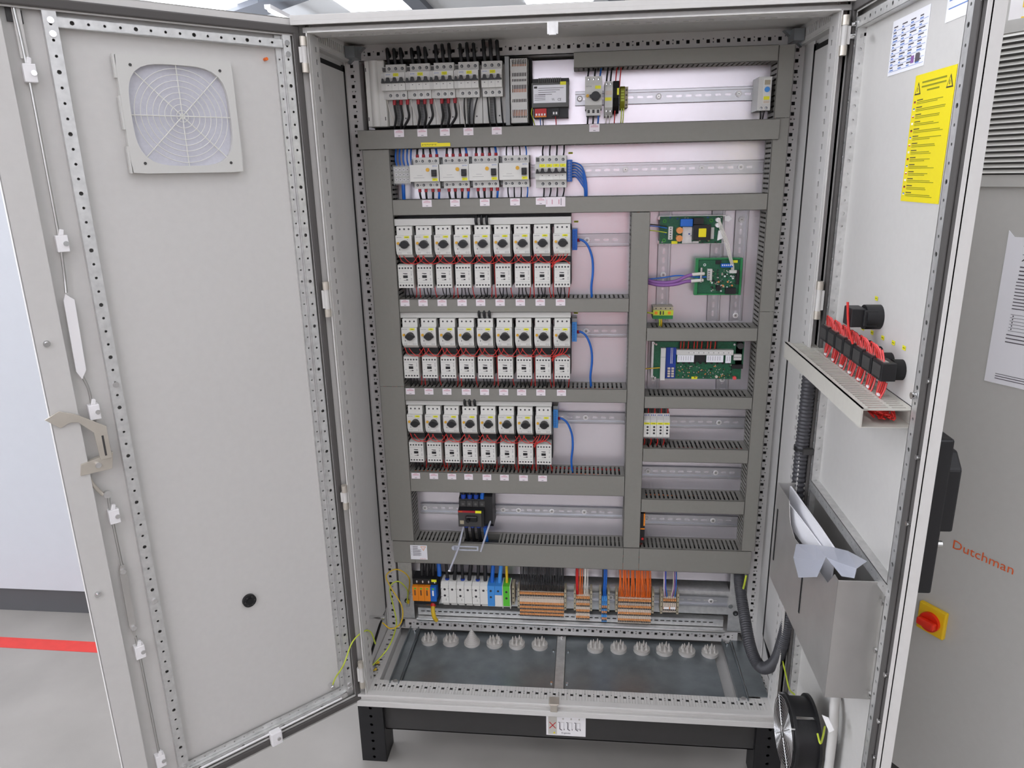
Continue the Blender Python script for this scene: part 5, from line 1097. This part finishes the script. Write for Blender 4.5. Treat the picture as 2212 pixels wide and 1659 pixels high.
# four relay modules
rm = None
for k in range(4):
    x = .2275+.0185*k; lab = 'slim grey relay module with yellow tag, %s from the left' % ORD[k]
    if rm is None:
        rm = thing('relay_module', lab, 'relay', (x, YP, .9725), 0, 'four slim relay modules')
        b = MB('white_dev2'); b.prism([(-.002, -.038), (-.058, -.038), (-.070, -.030), (-.070, .022), (-.058, .030), (-.058, .038), (-.002, .038)], -.009, .009, 'x')
        b.box(-.0088, .0088, -.0704, -.070, -.027, .008, 'white_dev')
        for i in range(3): b.box(-.006+i*.005, -.004+i*.005, -.0586, -.058, .031, .035, 'blue_dark'); b.box(-.006+i*.005, -.004+i*.005, -.0620, -.0605, -.036, -.033, 'blue_dark')
        b.build('housing', rm)
        b = MB('ink'); [b.cyl((.002, -.0704, .001-i*.0095), (.002, -.0715, .001-i*.0095), .0030, 12) for i in range(3)]; b.build('contact', rm)
        b = MB('yellow'); b.box(-.0085, .0085, -.0708, -.0704, .0085, .0145); b.box(-.005, .005, -.0711, -.0708, .0105, .0125, 'olive_print'); b.build('marker_tag', rm)
    else: dup(rm, (x, YP, .9725), lab)
for k in range(8):
    x = .2225+.0092*k
    wire('control_wire', ('black', 'red_wire')[k % 2], [(x, .285, 1.008), (x, .285, 1.020), (x, .29, 1.036)], .0018, 'short wire above the four slim relay modules', 'wire', 'wires above the relay modules')
    wire('control_wire', ('red_wire', 'black')[k % 2], [(x, .285, .936), (x+.002, .288, .922), (x-.002, .292, .905)], .0015, 'short wire below the four slim relay modules', 'wire', 'wires below the relay modules')
t = thing('monitoring_relay', 'narrow black and orange relay at the left end of the lowest right rail', 'relay', (.224, YP, .652))
b = MB('black'); b.box(-.007, .007, -.070, -.002, -.050, .048); b.build('housing', t, bev=.001)
b = MB('orange'); b.box(.003, .0072, -.0706, -.060, .008, .048); b.box(-.006, .007, -.0706, -.07, -.004, .0, 'orange'); b.cyl((.001, -.070, -.034), (.001, -.0735, -.034), .0035, 10, 'red'); b.build('marking', t)
for k in range(2): wire('control_wire', 'red_wire', [(.221+.005*k, .285, .603), (.221+.005*k, .288, .595), (.22+.005*k, .292, .583)], .0014, '%s red wire below the narrow black and orange relay' % ('left', 'right')[k])

# ------------------------------------------------------------------ bottom zone
t = thing('lower_mounting_bracket', 'galvanized bracket carrying the terminal rail above the floor of the enclosure', 'bracket', (0, .335, .33))
b = MB('galv'); b.box(-.50, .50, -.030, -.027, .012, .095); b.box(-.50, .50, -.027, .03, .093, .095); b.box(-.50, .50, -.03, .03, .012, .014); b.build('profile', t)
for s in (-1, 1): b = MB('galv'); b.box(s*.50, s*.545, -.029, -.026, -.045, .25 if s > 0 else .20); b.cyl((s*.522, -.029, .02), (s*.522, -.033, .02), .008, 12, 'black'); b.cyl((s*.522, -.033, .02), (s*.522, -.035, .02), .004, 8, 'chrome'); b.cyl((s*.505, -.033, .045), (s*.505, -.030, .045), .007, 12, 'chrome'); b.build('side_plate', t)
t = thing('slotted_support_rail', 'long galvanized support rail with a row of oval slots under the terminals', 'rail', (0, .300, .312))
b = MB('galv'); b.sheet((-.485, -.004, -.006), (1, 0, 0), (0, 0, 1), .97, .026, -.0015, [(.01+i*.0187, .022+i*.0187, .012, .0158) for i in range(50)])
b.box(-.485, .485, -.004, .02, .019, .0205); b.build('web', t)
b = MB('galv'); b.box(-.485, .485, -.018, -.004, -.012, -.0085); b.box(-.485, .485, -.010, .008, -.030, -.026, 'galv'); b.cyl((-.49, -.006, -.021), (.49, -.006, -.021), .005, 10, 'steel'); b.build('flange', t)
din('long horizontal mounting rail carrying the terminal strips at the bottom', -.49, .495, .393, [sx(1117, 1281)-.006, sx(1323, 1290)-.006, sx(1535, 1300)-.006], y=.3045)
b = MB('chrome')
# surge arrester
t = thing('surge_arrester', 'surge arrester with three orange and one blue plug modules in a black base', 'surge arrester', (-.447, .3045, .415))
b = MB('black'); b.prism([(-.002, -.045), (-.048, -.045), (-.052, -.022), (-.030, -.020), (-.030, .026), (-.050, .028), (-.050, .048), (-.002, .048)], -.0385, .0395, 'x')
for i in range(4): b.cyl((-.022+i*.019-.003, -.050, .038), (-.022+i*.019-.003, -.0505, .038), .004, 10, 'grey_dark'); b.box(-.026+i*.019, -.024+i*.019, -.051, -.0503, .034, .042, 'white')
b.build('base', t)
for i in range(4):
    b = MB('orange' if i < 3 else 'blue'); x = -.0385+.0192*i; b.box(x, x+.0186, -.062, -.028, -.024, .027); b.box(x+.006, x+.013, -.0625, -.062, .018, .023, 'green'); b.box(x+.006, x+.011, -.0625, -.062, -.004, .015, 'brown' if i < 3 else 'white'); b.build('plug_module', t, bev=.0012)
MB('yellow').box(.022, .038, -.0515, -.050, .039, .047).build('marker_tag', t)
b = MB('orange'); b.box(-.002, .012, -.040, -.02, -.052, -.044); b.build('release_lever', t, bev=.001)
wire('earth_cable', 'ye', [(-.425, .262, .372), (-.424, .248, .355), (-.420, .243, .335), (-.415, .25, .318)], .0065, 'short thick green and yellow cable with red ferrule under the surge arrester', 'cable', ferr=('red', .010), n=10)
# feed through power terminals
for k, x in enumerate((-.3715, -.322, -.2725)):
    t = thing('power_terminal', 'large white double power terminal, %s of three beside the surge arrester' % ORD[k], 'terminal', (x, .3045, .412), 0, 'large white power terminals')
    b = MB('white_dev')
    for sg, zz in ((-1, -.036), (1, -.036)): c = sg*.0122; b.prism([(-.002, zz), (-.046, zz), (-.052, zz+.006), (-.052, .034), (-.040, .040), (-.002, .040)], c-.0119, c+.0119, 'x')
    b.box(-.022, .022, -.035, -.002, -.048, -.034); 
    for cx_, cz_ in ((-.0125, .018), (.0115, .018), (-.0125, -.004)): b.cyl((cx_, -.052, cz_), (cx_, -.0523, cz_), .0038, 14, 'ink')
    for cx_, cz_ in ((-.022, .020), (-.001, .021), (.022, .020), (-.022, -.008), (-.003, -.008), (-.009, -.016), (-.009, -.020)): b.cb(cx_, -.0523, cz_, .0018, .0004, .0018, 'grey_dark')
    b.box(-.0005, .0005, -.0525, -.052, -.034, .034, 'grey_dev'); b.box(-.003, .003, -.0355, -.035, -.048, -.040, 'dark_grey'); b.build('housing', t)
t = thing('power_terminal', 'large blue double power terminal with a white lower cover', 'terminal', (-.2255, .3045, .412))
b = MB('blue_light'); b.box(-.0228, -.0003, -.052, -.002, -.036, .036); b.box(.0003, .0228, -.052, -.002, .004, .036)
for cx_, cz_ in ((-.0125, .018), (.0105, .018), (-.0125, -.004)): b.cyl((cx_, -.052, cz_), (cx_, -.0523, cz_), .0036, 14, 'ink')
b.build('housing', t); b = MB('white_dev'); b.box(.0003, .0228, -.052, -.002, -.036, .0035); b.box(-.0228, .0228, -.035, -.002, -.048, -.036); b.build('cover', t)
t = thing('earth_power_terminal', 'large green power terminal between white side plates', 'terminal', (-.189, .3045, .412))
b = MB('green'); b.box(-.0105, .0105, -.052, -.002, -.034, .036)
for cz_ in (.016, -.006): b.cyl((0, -.052, cz_), (0, -.0523, cz_), .0038, 14, 'ink')
b.build('housing', t); b = MB('white_dev'); b.box(-.0128, -.0108, -.053, -.002, -.042, .038); b.box(.0108, .0128, -.053, -.002, -.042, .038); b.box(-.0128, .0128, -.035, -.002, -.048, -.036); b.build('side_plate', t)
b = MB('beige_dark'); b.box(-.004, .004, -.042, -.002, -.030, .036)
for i in range(4): b.cb(0, -.0422, -.022+.016*i, .004, .0006, .004, 'ink')
tag(b.build('end_clamp', None, (-.1685, .3045, .408)), 'beige end clamp right of the green power terminal', 'end clamp')
for k, (px, m_, r, z1, fer) in enumerate(((912, 'black', .0055, .47, None), (924, 'black', .0055, .47, None), (936, 'black', .0055, .47, None), (948, 'blue', .0068, .47, None), (964, 'black', .0050, .447, 'blue_dark'), (984, 'black', .0060, .447, None), (998, 'black', .0050, .447, 'blue_dark'), (1017, 'black', .0062, .447, None), (1034, 'black', .0050, .447, 'blue_dark'), (1048, 'black', .0060, .447, None), (1065, 'blue', .0062, .445, None), (1082, 'blue_light', .0062, .445, None), (1094, 'ye', .0042, .445, None))):
    x = Yp(px, 1248, .275)[0]; dx = (0, 0, 0, .002, .003, -.003, .002, -.005, -.003, .0, -.003, -.004, .001)[k]
    nm = {'black': 'black', 'blue': 'blue', 'blue_light': 'light blue', 'ye': 'green and yellow'}[m_]
    b = MB(m_); b.tube([(x+dx, .275, z1-.006), (x+dx, .277, z1+.012), (x, .284, .50), (x-.001, .295, .54)], r, 10, sub=4)
    if fer: b.cyl((x+dx, .275, z1-.004), (x+dx, .275, z1+.010), r*1.35, 12, fer)
    tag(b.build('power_cable'), 'heavy %s cable, %s from the left, dropping to the power terminals' % (nm, (ORD+['thirteenth'])[k]), 'cable', 'heavy cables above the power terminals')
# small spring terminals
def tslice(levels, short=False, col='beige', w=.00515):
    b = MB(col); zt = .036; zb_ = -.050 if not short else -.012
    b.prism([(-.002, zb_), (-.044, zb_), (-.046, zb_+.006), (-.040, zt-.006), (-.030, zt), (-.002, zt)], -w/2+.00015, w/2-.00015, 'x')
    for z in levels:
        y = -.044+(z-zb_)*.06
        b.box(-w/2+.0006, w/2-.0006, y-.0035, y+.002, z+.001, z+.0075, 'orange_lever'); b.box(-w*.36, w*.36, y-.0034, y+.001, z-.0040, z+.0006, 'ink')
    b.cb(0, -.0405, .0195, w*.5, .002, .0022, 'ink'); b.cb(0, -.0415, .0145, w*.4, .002, .0018, 'grey_dark')
    return b.mesh('terminal_block')
S1 = tslice((.026, -.0075, -.0205, -.0330, -.0440)); S2 = tslice((.0255, .004, -.0180, -.0400)); S3 = tslice((.0265, .0, ), True, 'beige'); S4 = tslice((.0, -.0180, -.0400), False, 'blue_light')
def strip(me, name, x0, n, pitch, z, lab, grp):
    for k in range(n): inst(me, name, (x0+pitch*(k+.5), .3045, z), lab, 'terminal', grp)
def endc(x, lab, z=.400, h=.034):
    b = MB('beige_dark'); b.box(-.0032, .0032, -.042, -.002, -h, h+.002)
    for i in range(4): b.cb(0, -.0424, -h*.75+h*.5*i, .0028, .0008, .003, 'ink')
    tag(b.build('end_clamp', None, (x, .3045, z)), lab, 'end clamp')
strip(S1, 'terminal_block', -.1485, 27, .00512, .390, 'slim beige terminal with orange levers in the widest strip, under the black wires', 'terminals under the black wires')
strip(S2, 'terminal_block', .0275, 8, .0053, .382, 'slim beige terminal with orange levers in the strip under red and white wires', 'terminals under the red and white wires')
strip(S4, 'terminal_block', .1065, 3, .0056, .380, 'slim blue topped terminal in the three wide strip under the blue wires', 'terminals under the blue wires')
strip(S2, 'terminal_block', .157, 19, .00532, .379, 'slim beige terminal with orange levers in the strip under the orange wires', 'terminals under the orange wires')
strip(S3, 'terminal_block', .2935, 7, .0057, .385, 'short slim terminal in the rightmost strip under the purple wires', 'terminals under the purple wires')
for x, l in ((-.1520, 'at the left end of the strip under the black wires'), (-.0060, 'at the right end of the strip under the black wires'), (.0235, 'left of the strip under the red and white wires'), (.0740, 'right of the strip under the red and white wires'), (.1020, 'left of the strip under the blue wires'), (.1275, 'right of the strip under the blue wires'), (.1520, 'left of the strip under the orange wires'), (.2630, 'right of the strip under the orange wires'), (.2890, 'left of the rightmost terminal strip'), (.3380, 'right of the rightmost terminal strip')): endc(x, 'beige end clamp '+l)
for k, x in enumerate((.3035, .323)):
    b = MB('white'); b.box(-.008, .008, -.0485, -.046, -.003, .004); tag(b.build('terminal_marker', None, (x, .3045, .390)), '%s white marker strip on the rightmost terminals' % ('left', 'right')[k], 'tag')
for k in range(27):
    x = -.1485+.00512*(k+.5)
    for q in range(2):
        xx = x+random.uniform(-.003, .003)
        wire('terminal_wire', 'black', [(x+.001*q, .272-.006*q, .424+.004*q), (x, .272-.004*q, .448), (xx, .280, .480), (xx, .295, .52)], .0017, 'thin black wire entering the widest terminal strip', 'wire', 'black wires over the widest terminal strip', n=5, sub=3)
for k, (x, m_, r) in enumerate(((.030, 'red', .0028), (.0335, 'red', .0024), (.039, 'orange_wire', .0015), (.043, 'orange_wire', .0015), (.0475, 'orange_wire', .0013), (.054, 'white_wire', .0015), (.059, 'white_wire', .0015), (.064, 'white_wire', .0015))):
    nm = {'red': 'red', 'orange_wire': 'orange', 'white_wire': 'white'}[m_]
    wire('terminal_wire', m_, [(x, .272, .418), (x-.001, .272, .44), (x-.002+.001*(k % 3), .280, .475), (x-.002+.001*(k % 3), .295, .52)], r, '%s wire, %s from the left, entering the red and white wire terminals' % (nm, ORD[k]), 'wire', 'red, orange and white wires over the second strip', sub=4)
for k, (x, m_) in enumerate(((.1075, 'black'), (.1115, 'blue'), (.115, 'blue'), (.119, 'blue'))):
    wire('terminal_wire', m_, [(x, .272, .416), (x, .272, .44), (x+.002, .280, .475), (x+.002, .295, .52)], .0019, '%s wire, %s from the left, entering the blue topped terminals' % ('black' if k == 0 else 'blue', ORD[k]), 'wire', 'blue wires over the three wide strip', sub=4)
for k in range(19):
    x = .157+.00532*(k+.5); xx = x+random.uniform(-.003, .002)-.002*(k > 9)
    wire('terminal_wire', 'orange_wire', [(x, .272, .414), (x, .271, .435), (xx, .278, .470), (xx-.001, .295, .52)], .0017, 'thin orange wire entering the strip under the orange wires', 'wire', 'orange wires over the terminal strip', n=5, sub=3)
    if k % 3: wire('terminal_wire', 'orange_wire', [(x+.002, .268, .420), (x+.001, .268, .440), (xx+.003, .276, .470), (xx+.002, .295, .52)], .0015, 'thin orange wire entering the strip under the orange wires', 'wire', 'orange wires over the terminal strip', n=5, sub=3)
for k, (x, x2, m_) in enumerate(((.297, .296, 'white_wire'), (.299, .2985, 'violet'), (.305, .3015, 'blue'), (.319, .324, 'beige'), (.322, .328, 'violet'), (.330, .3325, 'blue'))):
    nm = {'white_wire': 'white', 'violet': 'purple', 'blue': 'blue', 'beige': 'beige'}[m_]
    wire('terminal_wire', m_, [(x, .274, .414), (x, .272, .428), (x2, .276, .455), (x2, .295, .52)], .0016, '%s wire, %s from the left, entering the rightmost terminal strip' % (nm, ORD[k]), 'wire', 'wires over the rightmost terminal strip', sub=4)
# ---- enclosure floor
for s, x0, x1 in ((-1, -.488, -.034), (1, -.004, .455)):
    b = MB('galv_dark'); b.box(x0, x1, .050, .318, .2285, .2305); gp = b.build('gland_plate', bev=.0005); tag(gp, '%s galvanized gland plate on the enclosure floor' % ('left' if s < 0 else 'right'), 'gland plate')
    b = MB('chrome')
    for y in (.09, .24):
        x = x1-.008 if s < 0 else x0+.008; b.cyl((x, y, .2305), (x, y, .234), .004, 10)
    b.build('screw', gp)
b = MB('galv'); b.box(-.033, -.005, .046, .312, .2335, .236); b.box(-.033, -.031, .05, .31, .222, .236); b.box(-.007, -.005, .05, .31, .222, .236); b.cyl((-.019, .30, .236), (-.019, .30, .241), .004, 10, 'chrome'); cs = b.build('centre_strut', bev=.001); tag(cs, 'galvanized strut between the two gland plates', 'strut')
for s in (-1, 1):
    b = MB('galv_dark'); xa = s*.502; b.box(xa-.016, xa+.016, .040, .312, .236, .240); b.box(xa-.016, xa-.013, .04, .312, .240, .252); b.box(xa+.010, xa+.013, .04, .312, .240, .249)
    b.cyl((xa, .048, .240), (xa, .048, .246), .007, 12, 'chrome'); b.cyl((xa, .30, .240), (xa, .30, .246), .006, 12, 'chrome')
    if s > 0: b.box(xa+.016, .572, .056, .312, .2455, .247)
    tag(b.build('depth_bar', bev=.0006), 'dark galvanized depth bar on the enclosure floor at the %s' % ('left' if s < 0 else 'right'), 'bar')
for s in (-1, 1):
    b = MB('paint_in'); b.box(s*.488 if s > 0 else -.552, s*.55 if s > 0 else -.49, .05, .31, .2155, .2165); b.build('floor_panel', en)
b = MB('paint_in'); b.box(-.59, .59, .01, .40, .207, .2095); b.build('base_panel', en)
cup = None
for k, (px, py) in enumerate(((928, 1380), (975, 1380), (1020, 1384), (1069, 1384), (1117, 1388), (1166, 1390), (1286, 1395), (1336, 1398), (1386, 1400), (1435, 1403), (1484, 1406), (1534, 1410))):
    P = at(px, py, (0, 0, 1), .237); side = 'left' if k < 6 else 'right'
    lab = 'translucent cable gland cup, %s from the left on the %s gland plate' % (ORD[k % 6], side)
    if k == 2:
        t = thing('cable_gland_cup', 'translucent cup with a single tall ribbed cone on the left gland plate', 'cable gland', (P[0], .262, .2305), 0, 'gland cups')
        b = MB('membrane'); b.cyl((0, 0, 0), (0, 0, .008), .026, 28, 'membrane', .0255); b.build('flange', t); b = MB('membrane')
        for i in range(9): b.cyl((0, 0, .008+i*.005), (0, 0, .013+i*.005), .023-i*.0025, 20, 'membrane', .0215-i*.0025)
        b.build('cone', t); continue
    if cup is None:
        cup = thing('cable_gland_cup', lab, 'cable gland', (P[0], .262, .2305), 0, 'gland cups')
        b = MB('membrane'); b.cyl((0, 0, 0), (0, 0, .010), .026, 28, 'membrane', .0255); b.cyl((0, 0, .010), (0, 0, .0105), .0235, 24); b.build('flange', cup)
        b = MB('membrane')
        for i, (x, y) in enumerate(((-.013, -.008), (0, -.013), (.013, -.008), (-.014, .006), (0, .002), (.014, .006), (-.006, .015), (.007, .015))): b.cyl((x, y, .010), (x, y, .028 if i % 2 else .024), .0052, 10, 'membrane', .0008)
        b.build('cone', cup)
    else: dup(cup, (P[0], .262, .2305), lab)
# earth wires at the left
wire('earth_wire', 'gnye', [tuple(FL(.071, .0, .308)), tuple(FL(.062, .008, .335)), tuple(FL(.045, .03, .38)), (-.592, -.03, .43), (-.570, .01, .438), (-.562, .045, .41), (-.562, .075, .35)], .0021, 'green and yellow earth wire bridging the left door and the enclosure', 'wire')
b = MB('chrome'); b.cyl((.071, oL(-.018), .300), (.071, oL(.004), .300), .006, 12); b.box(.066, .076, oL(.0), oL(.002), .296, .312, 'chrome'); tag(b.build('earth_bolt', None, (-.6, -.010, 0), math.pi+TL), 'chrome earthing bolt in the lower corner of the left door', 'bolt')
wire('earth_wire', 'gnye', [Yp(797, 1445, .06), Yp(838, 1400, .10), Yp(856, 1350, .18), Yp(850, 1310, .22), Yp(842, 1270, .24), Yp(860, 1256, .26), Yp(880, 1275, .28), Yp(879, 1302, .30)], .0020, 'long thin green and yellow earth wire curling up the left rear post', 'wire', sub=8)
wire('earth_wire', 'ye', [Yp(826, 1345, .12), Yp(845, 1358, .13), Yp(866, 1345, .16), Yp(868, 1310, .20), Yp(842, 1265, .22), Yp(835, 1242, .24), Yp(858, 1230, .26), Yp(884, 1250, .28), Yp(880, 1295, .30)], .0020, 'second yellow earth wire looping from the side bolt to the mounting plate', 'wire', sub=8)
b = MB('chrome'); P = Yp(826, 1334, .12); b.cyl((-.594, P[1], P[2]), (P[0]+.004, P[1], P[2]), .005, 12); b.cyl((P[0]-.002, P[1], P[2]), (P[0]+.008, P[1], P[2]), .008, 6); tag(b.build('earth_bolt'), 'chrome earthing bolt on the left side wall of the enclosure', 'bolt')
b = MB('ye'); P = Yp(882, 1303, .30)
b.cyl((0, 0, 0), (-.002, .0, -.012), .004, 8, 'steel'); b.cyl((.001, 0, .012), (0, 0, 0), .004, 8); tag(b.build('cable_lug', None, tuple(P)), 'yellow sleeved ring lug where both earth wires meet at the plate', 'cable lug')
for q, (px, py) in enumerate(((812, 1437), (806, 1452))):
    P = at(px, py, (0, 0, 1), .25); b = MB('chrome'); b.cyl((0, 0, -.004), (0, 0, .004), .007, 12); b.cyl((0, .0, .0), (.006, .012, .004), .004, 8, 'ye'); tag(b.build('cable_lug', None, tuple(P)), '%s ring lug bolted to the left bottom rail of the enclosure' % ('rear', 'front')[q], 'cable lug')
wire('earth_wire', 'gnye', [Yp(1612, 1243, .24), Yp(1608, 1262, .24), Yp(1602, 1285, .25)], .003, 'short green and yellow wire behind the conduit at the right end of the bottom duct', 'wire')
# remove helpers without a use
